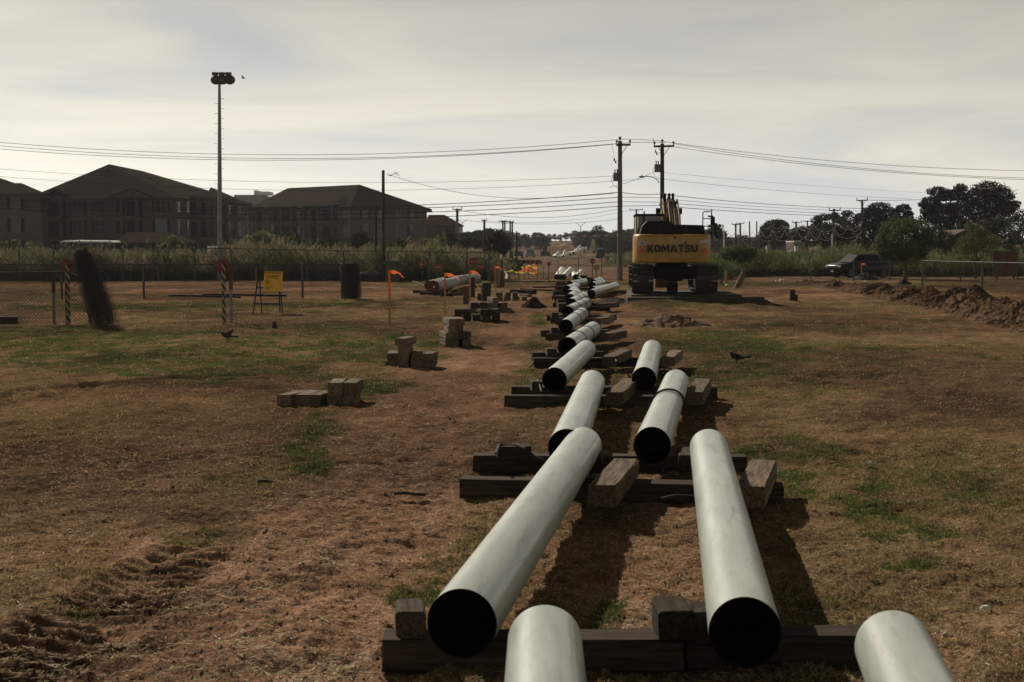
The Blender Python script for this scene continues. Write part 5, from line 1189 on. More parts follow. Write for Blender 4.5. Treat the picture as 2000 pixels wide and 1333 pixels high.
    m = MB(); m.prism([(bx - .45, 6.6, .9), (bx - .45, 6.9, .5), (bx - .45, 6.6, .0), (bx - .45, 5.9, .05), (bx - .45, 5.7, .5), (bx - .45, 6.1, .75)], (.9, 0, 0)); P('bucket', m, mat('bucket_brown', (.10, .05, .025), .7, .3, 6))
    m = MB(); m.box(bx - .2, bx + .2, 1.2, 1.6, -.12, .35); P('swivel_block', m, MD)
excavator()
def mats_():
    for i, (d, x0, x1, h, lab) in enumerate(((51.2, 1225, 1492, .20, 'long dark timber mat in front of the excavator tracks'), (54.0, 1228, 1440, .17, 'timber mat under the middle of the excavator tracks'), (57.2, 1230, 1420, .17, 'timber mat under the front of the excavator tracks'))):
        a = GD(x0, d, -.02); b = GD(x1, d, -.02); mb = MB(a); zt = PX(1319, 573, 53.0).z - .055
        mb.box(a.x, b.x, d - (.25 if i == 0 else 1.2), d + (.25 if i == 0 else 1.2), min(a.z, b.z) - .15, zt if i else zt - .03); tag(mb.build('timber_mat', M_darkw, bevel=.02), lab, 'timber mat')
mats_()

# ------------------------------------------------------------------ black sport utility vehicle and far vehicles
def suv():
    g = GD(1673, 101); g.x += .1
    ang = math.atan2(-math.sin(R(24)), -math.cos(R(24)))
    o = thing('parked_suv', g, 'black sport utility vehicle parked behind the right fence', 'car'); o.rotation_euler = (0, 0, ang); o.scale = (.93, .93, .89)
    o.location = g - Vector((math.cos(ang) * 2.45, math.sin(ang) * 2.45, 0))
    MP = mat('car_black_paint', (.005, .0045, .006), .3, .1, 2, coat=.12, spec=.2); MG = mat('car_glass', (.004, .005, .006), .3, .1, 2, spec=.1); MC = mat('car_chrome', (.55, .55, .56), .15, .05, 2, metal=1.0)
    prof = [(0.0, .42), (0.0, .62), (.03, 1.02), (.08, 1.20), (3.72, 1.20), (4.25, 1.17), (4.80, 1.08), (4.95, .96), (4.98, .66), (4.93, .36), (.1, .36)]
    mb = MB(); mb.prism([(x, -.96, z) for x, z in prof], (0, 1.92, 0)); mb.build('body', MP, o, bevel=.07, smooth=True)
    b0 = [(.08, -.92), (3.85, -.92), (3.85, .92), (.08, .92)]; t0 = [(.28, -.78), (3.10, -.76), (3.10, .76), (.28, .78)]
    mb = MB(); mb.hexa([(x, y, 1.18) for x, y in b0] + [(x, y, 1.84) for x, y in t0]); mb.build('cabin', MP, o, bevel=.05, smooth=True)
    def lerpq(u0, u1, v0, v1, side):
        def pt(u, v):
            y = side * (.92 + (.77 - .92) * v); xa = .08 + (.28 - .08) * v; xb = 3.85 + (3.10 - 3.85) * v; return Vector((xa + (xb - xa) * u, y + side * .012, 1.18 + .66 * v))
        return [pt(u0, v0), pt(u1, v0), pt(u1, v1), pt(u0, v1)]
    for s in (-1, 1):
        for u0, u1 in ((.06, .30), (.32, .60), (.62, .93)): mb = MB(); q = lerpq(u0, u1, .1, .88, s); mb.prism(q, (0, -s * .03, 0)); mb.build('side_window', MG, o)
        for xw in (.95, 3.98):
            mb = MB(); mb.cyl((xw, s * .98, .37), (xw, s * .74, .37), .37, .37, 20); w = mb.build('wheel', M_rubber, o)
            mb = MB(); mb.cyl((xw, s * 1.0, .37), (xw, s * .981, .37), .22, .24, 12); mb.build('rim', M_grey, w)
        mb = MB(); mb.box(4.80, 4.97, s * .62 if s > 0 else -.93, .93 if s > 0 else -.62, .84, .98); mb.build('headlight', mat('lamp_glass', (.6, .6, .6), .1, .05, 2), o)
        mb = MB(); mb.box(3.25, 3.42, s * 1.0 - .08, s * 1.0 + .08, 1.12, 1.28); mb.build('wing_mirror', MP, o, bevel=.02)
    mb = MB(); mb.prism([(3.84, -.80, 1.22), (3.84, .80, 1.22), (3.16, .68, 1.79), (3.16, -.68, 1.79)], (.01, 0, .02)); mb.build('windscreen', MG, o)
    mb = MB(); mb.box(4.94, 5.0, -.58, .58, .90, .94); mb.box(4.96, 5.01, -.6, .6, .76, .79); mb.build('grille_bar', MC, o)
    mb = MB(); mb.box(4.95, 4.99, -.55, .55, .795, .895); mb.build('grille', M_rubber, o)
    mb = MB(); mb.box(4.985, 5.01, -.16, .16, .48, .60); mb.build('number_plate', M_white, o)
    mb = MB(); mb.box(.6, 2.6, -.62, -.58, 1.85, 1.90); mb.box(.6, 2.6, .58, .62, 1.85, 1.90); mb.build('roof_rack', M_rubber, o)
suv()
def smallcar(px, yb, d, w, h, label, mt, name='far_vehicle', cat='car'):
    g = GD(px, d); o = thing(name, g, label, cat); mb = MB(g)
    mb.box(g.x - w / 2, g.x + w / 2, g.y - 1, g.y + 3, g.z + .3, g.z + h * .58); mb.build('body', mt, o, bevel=.08)
    mb = MB(g); mb.hexa([(g.x - w * .46, g.y - .6, g.z + h * .581), (g.x + w * .46, g.y - .6, g.z + h * .581), (g.x + w * .46, g.y + 2, g.z + h * .581), (g.x - w * .46, g.y + 2, g.z + h * .581), (g.x - w * .38, g.y - .2, g.z + h), (g.x + w * .38, g.y - .2, g.z + h), (g.x + w * .38, g.y + 1.7, g.z + h), (g.x - w * .38, g.y + 1.7, g.z + h)])
    mb.build('cabin', mat('far_glass', (.12, .15, .15), .2, .1, 2), o)
    for s in (-1, 1): mb = MB(g); mb.cyl((g.x + s * w * .42, g.y - .9, g.z + .33), (g.x + s * w * .42, g.y - .7, g.z + .33), .33, .33, 10); mb.build('wheel', M_rubber, o)
smallcar(1036, 494, 330, 2.0, 1.7, 'pale green vehicle far off on the cleared ground', mat('pale_green_car', (.16, .19, .18), .4, .1, 2))
def tractor():
    g = GD(1010, 292); o = thing('tractor', g, 'dark loader tractor with white cab at the left of the clearing', 'tractor'); b = lambda x0, x1, z0, z1, y0=0, y1=1.2: MB(g).box(g.x + x0, g.x + x1, g.y + y0, g.y + y1, g.z + z0, g.z + z1)
    b(-.6, .8, .5, 1.5).build('body', M_rubber, o); b(-.35, -.1, 1.5, 2.5, -.1, 0).build('cab_post', M_white, o); b(.5, .62, 1.5, 2.4, -.1, 0).build('cab_post', M_fencepost, o); b(-.5, .75, 2.5, 2.62, -.1, 1.2).build('cab_roof', M_grey, o)
    for x in (-1.0, 1.05): mb = MB(g); mb.cyl((g.x + x - .2, g.y + .3, g.z + .75), (g.x + x + .2, g.y + .3, g.z + .75), .75, .75, 16); mb.build('wheel', M_rubber, o)
    b(-1.15, -.95, 1.5, 2.1, -.1, .1).build('lamp_post', mat('lime', (.55, .60, .05)), o)
tractor()
def far_excavator():
    g = GD(1170, 265); o = thing('far_excavator', g, 'distant excavator with a pale folded arm on the cleared ground', 'excavator'); k = 265 / 2778
    def bx(x0, x1, y0, y1, d0=0, d1=2.5): mb = MB(g); a = PX(x0, y1, 265); b = PX(x1, y0, 265); return mb.box(a.x, b.x, 265 + d0, 265 + d1, a.z, b.z)
    bx(1163, 1182, 499, 505, -1, 3).build('tracks', M_rubber, o); bx(1165, 1181, 488, 499).build('body', M_rubber, o); bx(1168, 1178, 484, 488.2).build('cab', mat('far_glass', (.12, .15, .15)), o)
    mw = mat('pale_arm', (.5, .46, .38), .6, .1, 3)
    for pts in ([(1154.5, 497), (1156, 484), (1159, 482)], [(1157, 484), (1158, 472), (1159.5, 468)], [(1160.5, 470), (1161.5, 480), (1158, 490)]):
        mb = MB(g); P = [PX(x, y, 264.5) for x, y in pts]
        for a, b in zip(P[:-1], P[1:]): mb.beam(a, b, .35, .35, up=(0, 1, 0))
        mb.build('arm_section', mw, o)
far_excavator()
def loader2():
    g = GD(1066, 345); o = thing('small_loader', g, 'small dark loader beyond the far pipe heap', 'loader'); mb = MB(g); mb.box(g.x - 1.2, g.x + .9, g.y, g.y + 2, g.z + .5, g.z + 1.3); mb.box(g.x - .7, g.x + .3, g.y, g.y + 1.5, g.z + 1.3, g.z + 2.3); mb.build('body', M_rubber, o)
    for x in (-.9, .7): mb = MB(g); mb.cyl((g.x + x, g.y - .2, g.z + .45), (g.x + x, g.y - .02, g.z + .45), .45, .45, 12); mb.build('wheel', M_rubber, o)
    mb = MB(g); mb.box(g.x - 1.3, g.x + 1.7, g.y - .6, g.y - .3, g.z + .1, g.z + .5); mb.build('blade', M_wood2, o)
loader2()
def trailer():
    d = 175; g = GD(1562, d); o = thing('red_trailer', g, 'red and white trailer behind the right brush', 'trailer'); a = PX(1551, 487, d); b = PX(1573, 473, d); mb = MB(g); mb.box(a.x, b.x, d, d + 5, a.z - .4, b.z); mb.build('body', mat('grey_side', (.16, .16, .18), .6, .1, 2), o)
    mb = MB(g); mb.box(a.x - .05, b.x - .6, d - .3, d + 5.1, b.z + .002, b.z + .13); mb.build('roof', M_white, o); mb = MB(g); mb.box(a.x - .06, a.x - .001, d, d + 5, a.z, b.z); mb.build('side_panel', mat('maroon', (.07, .02, .02), .6, .1, 2), o)
    mb = MB(g); mb.box(a.x + .15, a.x + .4, d - .1, d - .002, a.z - .2, b.z - .2); mb.build('end_panel', _mats['maroon'], o)
    c = PX(1557, 484, d - 1); mb = MB(g); mb.box(c.x - .25, c.x + .1, d - 1.2, d - .4, c.z - .5, c.z + .2); mb.build('tongue_box', M_white, o)
trailer()
def board():
    d = 99; g = GD(1964, d); o = thing('notice_board', g, 'big brown wooden board on posts behind the right fence', 'board'); a = PX(1941, 540, d); b = PX(1987, 491, d); n = 8; mm = mat('brown_board', (.10, .042, .028), .8, .3, 3, obj_rand=.15)
    for i in range(n): x0 = a.x + (b.x - a.x) * i / n; mb = MB(g); mb.box(x0 + .006, x0 + (b.x - a.x) / n - .006, d - .03 + .006 * (i % 2), d + .02, a.z, b.z - .05); mb.build('plank', mm, o)
    mb = MB(g); mb.box(a.x - .05, b.x + .05, d - .06, d + .05, b.z - .048, b.z + .03); mb.build('cap_rail', M_wood2, o)
    for x in (a.x - .06, b.x + .01): mb = MB(g); mb.box(x, x + .05, d - .04, d + .04, g.z - .1, b.z - .05); mb.build('post', M_darkw, o)
    for x in (1949, 1980): p = PX(x, 545, d); mb = MB(g); mb.box(p.x - .04, p.x + .04, d + .03, d + .1, g.z - .1, a.z + .3); mb.build('post', M_darkw, o)
board()
def drum():
    for (px, d, w, y0, y1, lab, mt) in ((770, 89, .55, 511, 545, 'grey utility box behind the tall fence by the black pole', M_fencepost), (757, 89.3, .30, 516, 546, 'narrow dark box at the foot of the black pole', M_rubber)):
        g = GD(px, d); a = PX(px, y0, d); mb = MB(g); mb.box(g.x - w, g.x + w * .6, d, d + .5, g.z - .1, a.z); o = thing('utility_box', g, lab, 'box'); mb.build('cabinet', mt, o, bevel=.02)
        mb = MB(g); mb.box(g.x - w - .04, g.x + w * .6 + .04, d - .05, d + .55, a.z + .001, a.z + .05); mb.build('lid', M_grey, o)
drum()

# ------------------------------------------------------------------ buildings
M_stucco = mat('tan_stucco', (.098, .084, .066), .9, .12, 1.2, c2=(.115, .098, .078), spec=.05); M_stucco2 = mat('brown_brick', (.065, .040, .030), .9, .2, 2.0)
M_roof = mat('brown_shingles', (.046, .036, .030), .95, .28, 5, .01, stretch=(1, 1, 3), spec=0.0); M_trim = mat('pale_trim', (.17, .15, .125), .8, .1, 2); M_shut = mat('dark_shutter_bay_shade', (.018, .018, .016), .9, .1, 3, spec=0); M_pane = mat('window_glass', (.025, .030, .032), .15, .3, .6, spec=.3); M_fascia = mat('dark_fascia', (.05, .038, .032), .8, .1, 2)
def building(label, corners, zg, ze, name='apartment_building'):
    """corners: plan points (x, y) in order; returns parent and a wall function"""
    o = thing(name, (corners[0][0], corners[0][1], zg), label, 'building'); org = o.location
    for i in range(len(corners)):
        a, b = corners[i], corners[(i + 1) % len(corners)]
        mb = MB(org); e = Vector((b[0] - a[0], b[1] - a[1], 0)).normalized(); nn = Vector((e.y, -e.x, 0)); A = Vector((a[0], a[1], zg - .5)); B = Vector((b[0], b[1], zg - .5)); t = -.3
        mb.hexa([A, B, B + nn * t, A + nn * t] + [p + Vector((0, 0, ze - zg + .5)) for p in (A, B, B + nn * t, A + nn * t)]); mb.build('wall', M_stucco, o)
    return o
def pxwall(a, b, px):
    A = Vector((a[0], a[1], 0)); B = Vector((b[0], b[1], 0)); d = B - A; k = (px - CX) / F / math.cos(PITCH) * math.cos(PITCH)
    r = ray(px, 480); kx = r.x / r.y; t = (A.x - kx * A.y) / (kx * d.y - d.x); return t * d.length
def window(o, a, b, s, zc, w, h, shutter='', lit=None, frame=True, arch=False):
    A = Vector((a[0], a[1], 0)); e = (Vector((b[0], b[1], 0)) - A).normalized(); nn = Vector((e.y, -e.x, 0)); org = o.location
    if nn.y > 0: nn = -nn
    c = A + e * s + Vector((0, 0, zc))
    def bx(u0, u1, z0, z1, d0, d1): q = [c + e * u + Vector((0, 0, z)) + nn * d for d in (d1, d0) for (u, z) in ()]; return [c + e * u0 + nn * d1 + Vector((0, 0, z0)), c + e * u1 + nn * d1 + Vector((0, 0, z0)), c + e * u1 + nn * d0 + Vector((0, 0, z0)), c + e * u0 + nn * d0 + Vector((0, 0, z0)), c + e * u0 + nn * d1 + Vector((0, 0, z1)), c + e * u1 + nn * d1 + Vector((0, 0, z1)), c + e * u1 + nn * d0 + Vector((0, 0, z1)), c + e * u0 + nn * d0 + Vector((0, 0, z1))]
    f = .10; mb = MB(org); mb.hexa(bx(-w / 2 - f, -w / 2, -h / 2 - f, h / 2 + f, .001, .09)); mb.hexa(bx(w / 2, w / 2 + f, -h / 2 - f, h / 2 + f, .001, .09)); mb.hexa(bx(-w / 2, w / 2, h / 2, h / 2 + f * 1.4, .001, .10)); mb.hexa(bx(-w / 2, w / 2, -h / 2 - f, -h / 2, .001, .12))
    mb.hexa(bx(-w / 2, w / 2, -.03, .03, .012, .06))
    if w > 1.3: mb.hexa(bx(-.05, .05, -h / 2, h / 2, .012, .065))
    fr = mb.build('window', M_trim, o); mb = MB(org); mb.hexa(bx(-w / 2, w / 2, -h / 2, h / 2, .002, .011)); mb.build('pane', lit or M_pane, fr)
    for ch in shutter:
        s0 = (-w / 2 - f - .42, -w / 2 - f) if ch == 'L' else (w / 2 + f, w / 2 + f + .42)
        mb = MB(org); mb.hexa(bx(s0[0], s0[1], -h / 2, h / 2, .001, .05)); mb.build('shutter', M_shut, o)
def recess(o, a, b, s0, s1, z0, z1, rail=True, deep=None):
    """a balcony bay: dark loggia with slab, posts and railing standing proud of the wall"""
    A = Vector((a[0], a[1], 0)); e = (Vector((b[0], b[1], 0)) - A).normalized(); nn = Vector((e.y, -e.x, 0)); org = o.location
    if nn.y > 0: nn = -nn
    def hx(u0, u1, z0, z1, d0, d1): P = lambda u, d, z: A + e * u + nn * d + Vector((0, 0, z)); return [P(u0, d1, z0), P(u1, d1, z0), P(u1, d0, z0), P(u0, d0, z0), P(u0, d1, z1), P(u1, d1, z1), P(u1, d0, z1), P(u0, d0, z1)]
    mb = MB(org); mb.hexa(hx(s0 + .1, s1 - .1, z0 + .1, z1 - .3, .002, .02)); mb.build('bay_shade', M_shut, o)  # dark sheet filling the bay; the recess's shade is in its colour
    mb = MB(org); mb.hexa(hx(s0, s1, z0 - .15, z0 + .05, .001, 1.3)); mb.hexa(hx(s0, s0 + .3, z0 + .05, z1, .9, 1.28)); mb.hexa(hx(s1 - .3, s1, z0 + .05, z1, .9, 1.28)); mb.hexa(hx(s0, s1, z1, z1 + .25, .001, 1.3)); mb.build('balcony', M_stucco, o)
    if rail:
        mb = MB(org); mb.hexa(hx(s0 + .3, s1 - .3, z0 + 1.0, z0 + 1.06, 1.15, 1.2)); n = int((s1 - s0) / .25)
        for i in range(1, n): u = s0 + .3 + (s1 - s0 - .6) * i / n; mb.hexa(hx(u, u + .04, z0 + .05, z0 + 1.0, 1.16, 1.19))
        mb.build('railing', M_shut, o)
def roofpoly(o, faces, th=.22, name='roof', mt=None):
    mb = MB(o.location)
    for f in faces:
        P = [Vector(p) for p in f]; n = (P[1] - P[0]).cross(P[2] - P[0]).normalized()
        if n.z < 0: P = P[::-1]
        k = len(mb.v); mb.add([tuple(p) for p in P] + [tuple(p - Vector((0, 0, th))) for p in P], [tuple(range(len(P))), tuple(range(2 * len(P) - 1, len(P) - 1, -1))] + [(i, len(P) + i, len(P) + (i + 1) % len(P), (i + 1) % len(P)) for i in range(len(P))])
    return mb.build(name, mt or M_roof, o)
def vents(o, roof, L):
    for p in L: mb = MB(o.location); mb.cyl(Vector(p) - Vector((0, 0, .3)), Vector(p) + Vector((0, 0, .10)), .16, .16, 8); mb.cyl(Vector(p) + Vector((0, 0, .101)), Vector(p) + Vector((0, 0, .22)), .28, .20, 8); mb.build('roof_vent', M_grey, roof)
def P2(px, d): v = PX(px, 480, d); return (v.x, v.y)
# right apartment block
def block_b():
    c0 = P2(683, 237); c1 = P2(834, 251.3); c3 = P2(489, 255); c2 = (c1[0] + c3[0] - c0[0], c1[1] + c3[1] - c0[1]); zg = 0; ze = PX(683, 404.5, 237).z
    o = building('right hand three storey apartment block under a brown hip roof', [c0, c1, c2, c3], zg, ze)
    k = .9
    def out(c, n): return c
    cen = Vector(((c0[0] + c2[0]) / 2, (c0[1] + c2[1]) / 2, 0)); EC = [Vector((c[0], c[1], ze)) + (Vector((c[0], c[1], 0)) - cen).normalized() * .9 for c in (c0, c1, c2, c3)]
    A1 = PX(702, 361, 247.5); A2 = PX(562, 363.5, 262.0); A2.z = A1.z
    rf = roofpoly(o, [(EC[0], EC[1], A1), (EC[3], EC[0], A1, A2), (EC[2], EC[3], A2), (EC[1], EC[2], A2, A1)])
    mb = MB(o.location); E = EC
    for a, b in zip(E, E[1:] + E[:1]): mb.beam(a - Vector((0, 0, .34)), b - Vector((0, 0, .34)), .12, .2)
    mb.build('fascia', M_fascia, o)
    def onroof(px, f, lift=.12):
        a = EC[3].lerp(EC[0], f[0]); b = A2.lerp(A1, f[0]); return a.lerp(b, f[1])
    vents(o, rf, [onroof(0, f) for f in ((.28, .80), (.38, .80), (.62, .88), (.90, .80), (.97, .80), (.80, .25))])
    mb = MB(o.location); q = [onroof(0, f) + Vector((0, 0, .03)) for f in ((.87, .05), (.95, .05), (.94, .45), (.86, .45))]; mb.prism(q, (0, 0, .01)); mb.build('dark_roof_patch', M_shut, rf)
    for row, (yy) in enumerate((417.5, 451.5, 485)):
        zc = PX(760, yy, 244).z
        for px, w, sh in ((714, 1.3, 'LR'), (743, 1.1, ''), (777, 1.0, ''), (805, 1.25, 'LR' if row == 0 else 'L')): window(o, c0, c1, pxwall(c0, c1, px), zc, w, 1.9, sh)
        for px, w in ((522, 1.7), (587.5, 1.8), (677, 1.7)): window(o, c3, c0, pxwall(c3, c0, px), zc - .1, w, 1.9)
        for a, b in ((496, 512), (535, 556), (559, 581), (604, 618), (631, 660)): recess(o, c3, c0, pxwall(c3, c0, a), pxwall(c3, c0, b), zc - 1.35, zc + 1.15)
block_b()
def block_a():
    d0 = 191; c0 = P2(343, d0); c3 = P2(60, 200); c1 = P2(484, 216); c2 = (c1[0] + c3[0] - c0[0], c1[1] + c3[1] - c0[1]); ze = PX(343, 386.5, d0).z
    o = building('big three storey apartment block with the highest hip roof at left', [c0, c1, c2, c3], 0, ze)
    cen = Vector(((c0[0] + c2[0]) / 2, (c0[1] + c2[1]) / 2, 0)); EC = [Vector((c[0], c[1], ze)) + (Vector((c[0], c[1], 0)) - cen).normalized() * .9 for c in (c0, c1, c2, c3)]
    A1 = PX(213, 321, 203); A2 = PX(278, 326, 219); A2.z = A1.z - .1
    B1 = PX(385, 367, 214); B2 = PX(440, 379, 217)
    rf = roofpoly(o, [(EC[3], EC[0], A1), (EC[0], EC[1], A2, A1), (EC[2], EC[3], A1, A2), (EC[1], EC[2], A2)])
    # lower hip wing running out to the right
    w0 = EC[1].lerp(EC[0], .35); roofpoly(o, [(PX(395, 391, 199), PX(492, 400, 213.5), PX(412, 366, 217)), (PX(412, 366, 217), PX(492, 400, 213.5), PX(440, 392, 224))], name='wing_roof')
    # gable over the front balconies
    gz = ze + .02; q0 = PX(203, 386, 192.3); q1 = PX(302, 386, 189.6); qa = PX(255, 366, 190.5); qb = PX(250, 366, 199); roofpoly(o, [(q0, qa, qb), (q1, qa, qb)], name='gable_roof'); mb = MB(o.location); mb.prism([q0 + Vector((.4, .3, 0)), q1 + Vector((-.4, .3, 0)), qa + Vector((0, .3, -.25))], (0, .2, 0)); mb.build('gable_wall', M_stucco, o)
    g0, g1, ga, gb = PX(78, 385, 197.5), PX(137, 384, 195.6), PX(107, 367, 196), PX(107, 367, 203); roofpoly(o, [(g0, ga, gb), (g1, ga, gb)], name='gable_roof')
    mb = MB(o.location)
    for a, b in zip(EC, EC[1:] + EC[:1]): mb.beam(a - Vector((0, 0, .34)), b - Vector((0, 0, .34)), .12, .2)
    mb.build('fascia', M_fascia, o)
    rfp = lambda f: EC[0].lerp(EC[1], f[0]).lerp(A1.lerp(A2, f[0]), f[1])
    vents(o, rf, [rfp(f) for f in ((.3, .62), (.5, .3), (.12, .85), (.75, .5), (.6, .7), (.2, .45))]); fr = lambda f: EC[3].lerp(EC[0], f[0]).lerp(A1, f[1])
    vents(o, rf, [fr(f) for f in ((.30, .80), (.48, .83), (.68, .80))])
    blue = mat('bright_blind', (.16, .20, .21), .3, .1, 1); white = mat('sky_lit_pane', (.55, .54, .50), .3, .05, 1)  # pale base colour stands in for the sky reflected in these panes
    for row, yy in enumerate((402.5, 443.5, 484)):
        zc = PX(250, yy, 193.5).z
        for px, sh, l in ((153.5, 'LR', None), (197, 'L', None), (316, 'LR', blue if row == 1 else None)): window(o, c3, c0, pxwall(c3, c0, px), zc, 1.75, 1.95, sh, l)
        window(o, c3, c0, pxwall(c3, c0, 237), zc, 1.8, 1.9); recess(o, c3, c0, pxwall(c3, c0, 248), pxwall(c3, c0, 280), zc - 1.4, zc + 1.15)
        recess(o, c3, c0, pxwall(c3, c0, 94), pxwall(c3, c0, 132), zc - 1.4, zc + 1.15)
        zc = PX(420, yy + 2.5, 203).z
        for px, w in ((350, .5), (368, .5), (418, 1.8), (449, .5), (457, .4), (474, 2.2)): window(o, c0, c1, pxwall(c0, c1, px), zc, w * 1.6, 1.9, '', white if (w == .5 and row == 0) else None)
        for a, b in ((372, 391), (394, 402), (404, 411), (429, 447)): recess(o, c0, c1, pxwall(c0, c1, a), pxwall(c0, c1, b), zc - 1.4, zc + 1.1)
block_a()
def block_c():
    d = 178; c0 = P2(-90, d); c1 = P2(80, d + 2); c2 = P2(92, d + 14); c3 = P2(-90, d + 14); ze = PX(30, 379, d).z
    o = building('apartment block cut by the left edge with two shuttered windows', [c0, c1, c2, c3], 0, ze)
    E = [Vector((x, y, ze)) for x, y in ((c0[0] - 1, c0[1] - .9), (c1[0] + 1.1, c1[1] - .9), (c2[0] + .9, c2[1] + .8), (c3[0] - 1, c3[1] + .8))]; A1 = PX(3, 349, d + 7); A0 = PX(-60, 349, d + 7)
    rf = roofpoly(o, [(E[0], E[1], A1, A0), (E[1], E[2], A1), (E[2], E[3], A0, A1)]); w = PX(30, 358, d + 6); w2 = PX(42, 358, d + 6); roofpoly(o, [(E[1] + Vector((0, 0, .05)), E[2] + Vector((0, 0, .05)), w2), (E[0].lerp(E[1], .75) + Vector((0, 0, .05)), E[1] + Vector((0, 0, .05)), w2, w)], name='roof_shoulder')
    mb = MB(o.location); mb.beam(E[0] - Vector((0, 0, .34)), E[1] - Vector((0, 0, .34)), .12, .2); mb.beam(E[1] - Vector((0, 0, .34)), E[2] - Vector((0, 0, .34)), .12, .2); mb.build('fascia', M_fascia, o)
    for yy in (396, 440, 484):
        zc = PX(30, yy, d).z
        for px in (32, -40): window(o, c0, c1, pxwall(c0, c1, px), zc, 1.0, 1.75, 'LR')
block_c()
def small_ones():
    d = 262; c0 = P2(833, d); c1 = P2(903, d + 6); c2 = P2(903, d + 24); c3 = P2(800, d + 24); ze = PX(890, 441, d).z; o = building('brown house with a sloping roof right of the apartments', [c0, c1, c2, c3], 0, ze, name='brown_house')
    for w in [c for c in kids(o) if c.name.startswith('wall')]: w.data.materials[0] = M_stucco2
    roofpoly(o, [(PX(826, 441, d), PX(905, 441, d + 5), PX(868, 420, d + 9), PX(838, 420, d + 9)), (PX(905, 441, d + 5), PX(906, 441, d + 24), PX(868, 420, d + 9))], mt=mat('red_brown_roof', (.05, .026, .02), .95, .2, 3, spec=0))
    window(o, c0, c1, pxwall(c0, c1, 899), PX(899, 447, d).z, .8, 1.3, '', mat('sky_lit_pane', (.55, .54, .50)))
    d = 330; a = PX(457, 381, d); b = PX(512, 381, d); o = thing('flat_roofed_block', (a.x, d, 0), 'flat roofed grey block peeping over between the apartment roofs', 'building'); mb = MB(o.location); mb.box(a.x, b.x, d, d + 20, -1, a.z); mb.build('wall', mat('grey_block', (.26, .24, .215), .9, .1, 1), o); u = PX(496, 372, d); mb = MB(o.location); mb.box(u.x, u.x + .6, d, d + 6, a.z + .001, u.z); mb.box(u.x + .7, u.x + 3.5, d, d + 6, a.z + .001, u.z - .3); mb.build('roof_plant', M_white, o)
    # gazebo roof and bright carport in front of the apartments
    d = 165; o = thing('gazebo', GD(295, d), 'low pavilion with a brown hipped roof before the big block', 'pavilion'); e = [PX(223, 474, d - 3), PX(378, 474, d - 3), PX(386, 473, d + 5), PX(232, 473, d + 5)]; r1 = PX(248, 454, d + 1); r2 = PX(333, 454.5, d + 1)
    roofpoly(o, [(e[0], e[1], r2, r1), (e[1], e[2], r2), (e[2], e[3], r1, r2), (e[3], e[0], r1)], mt=mat('pavilion_roof', (.045, .035, .028), .95, .2, 3, spec=0))
    for x in (235, 300, 365): p = PX(x, 474, d - 2); mb = MB(o.location); mb.box(p.x - .12, p.x + .12, d - 2.1, d - 1.9, -.1, p.z - .2); mb.build('post', M_wood, o)
    d = 158; a = PX(114, 470.5, d); b = PX(224, 471.5, d); o = thing('carport', GD(170, d), 'flat white carport roof shining above the left brush', 'carport'); mb = MB(o.location); mb.hexa([(a.x, d, a.z - .15), (b.x, d, b.z - .15), (b.x - .6, d + 6, b.z - .15), (a.x + .6, d + 6, a.z - .15), (a.x + .5, d + .1, a.z + .02), (b.x - .5, d + .1, b.z + .02), (b.x - .8, d + 6, b.z + .1), (a.x + .8, d + 6, a.z + .1)]); mb.build('roof', mat('white_metal_roof', (.80, .79, .74), .25, .05, 1, metal=.0, spec=.9), o)
    for x in (118, 150, 190, 220): p = PX(x, 474, d); mb = MB(o.location); mb.box(p.x - .06, p.x + .06, d + .5, d + .62, -.1, p.z - .16); mb.build('post', M_grey, o)
    d = 140; p = PX(418, 481.5, d); mb = MB(p); mb.box(p.x - .7, p.x + .5, d, d + 2, p.z - .8, p.z); o = thing('white_car_roof', p, 'white car roof glinting left of the floodlight mast base', 'car'); mb.build('roof', M_white, o, bevel=.06); mb = MB(p); mb.box(p.x - 1.2, p.x + 1.2, d - .1, d + 2.2, p.z - 1.6, p.z - .801); mb.build('body', M_white, o)
    # houses among the right trees
    d = 150; o = thing('right_house', GD(1875, d), 'house gable among the right trees', 'house'); a = PX(1855, 465, d); b = PX(1883, 451, d); mb = MB(o.location); mb.prism([(a.x, d, 0), (a.x, d, a.z), (b.x, d, b.z - .1), (b.x + 1.8, d, a.z), (b.x + 1.8, d, 0)], (0, 8, 0)); mb.build('wall', M_stucco2, o)
    roofpoly(o, [(a + Vector((-.4, -.6, 0)), b + Vector((0, -.6, .15)), b + Vector((0, 8.5, .15)), a + Vector((-.4, 8.5, 0))), (b + Vector((0, -.6, .15)), Vector((b.x + 2.3, d - .6, a.z)), Vector((b.x + 2.3, d + 8.5, a.z)), b + Vector((0, 8.5, .15)))], mt=mat('pale_roof', (.13, .09, .075), .9, .1, 2, spec=.05))
    d = 145; o = thing('brick_house', GD(1985, d), 'low roof with a square brick chimney at the right edge', 'house'); a = PX(1960, 482, d); b = PX(2060, 482, d); mb = MB(o.location); mb.box(a.x, b.x, d, d + 9, 0, a.z); mb.build('wall', M_stucco2, o)
    rf = roofpoly(o, [(PX(1952, 483, d - 1), PX(2070, 483, d - 1), PX(2060, 468, d + 4), PX(1985, 468, d + 4)), (PX(1952, 483, d - 1), PX(1985, 468, d + 4), PX(1960, 483, d + 10))], mt=_mats['pale_roof'])
    p = PX(1979, 478, d + 1); t = PX(1994, 453, d + 1); mb = MB(o.location); mb.box(p.x, t.x, d + 1, d + 1.9, p.z - 1, t.z); ch = mb.build('chimney', M_stucco2, rf); mb = MB(o.location); mb.box(p.x - .08, t.x + .08, d + .92, d + 1.98, t.z + .001, t.z + .1); mb.build('chimney_cap', M_fascia, rf)
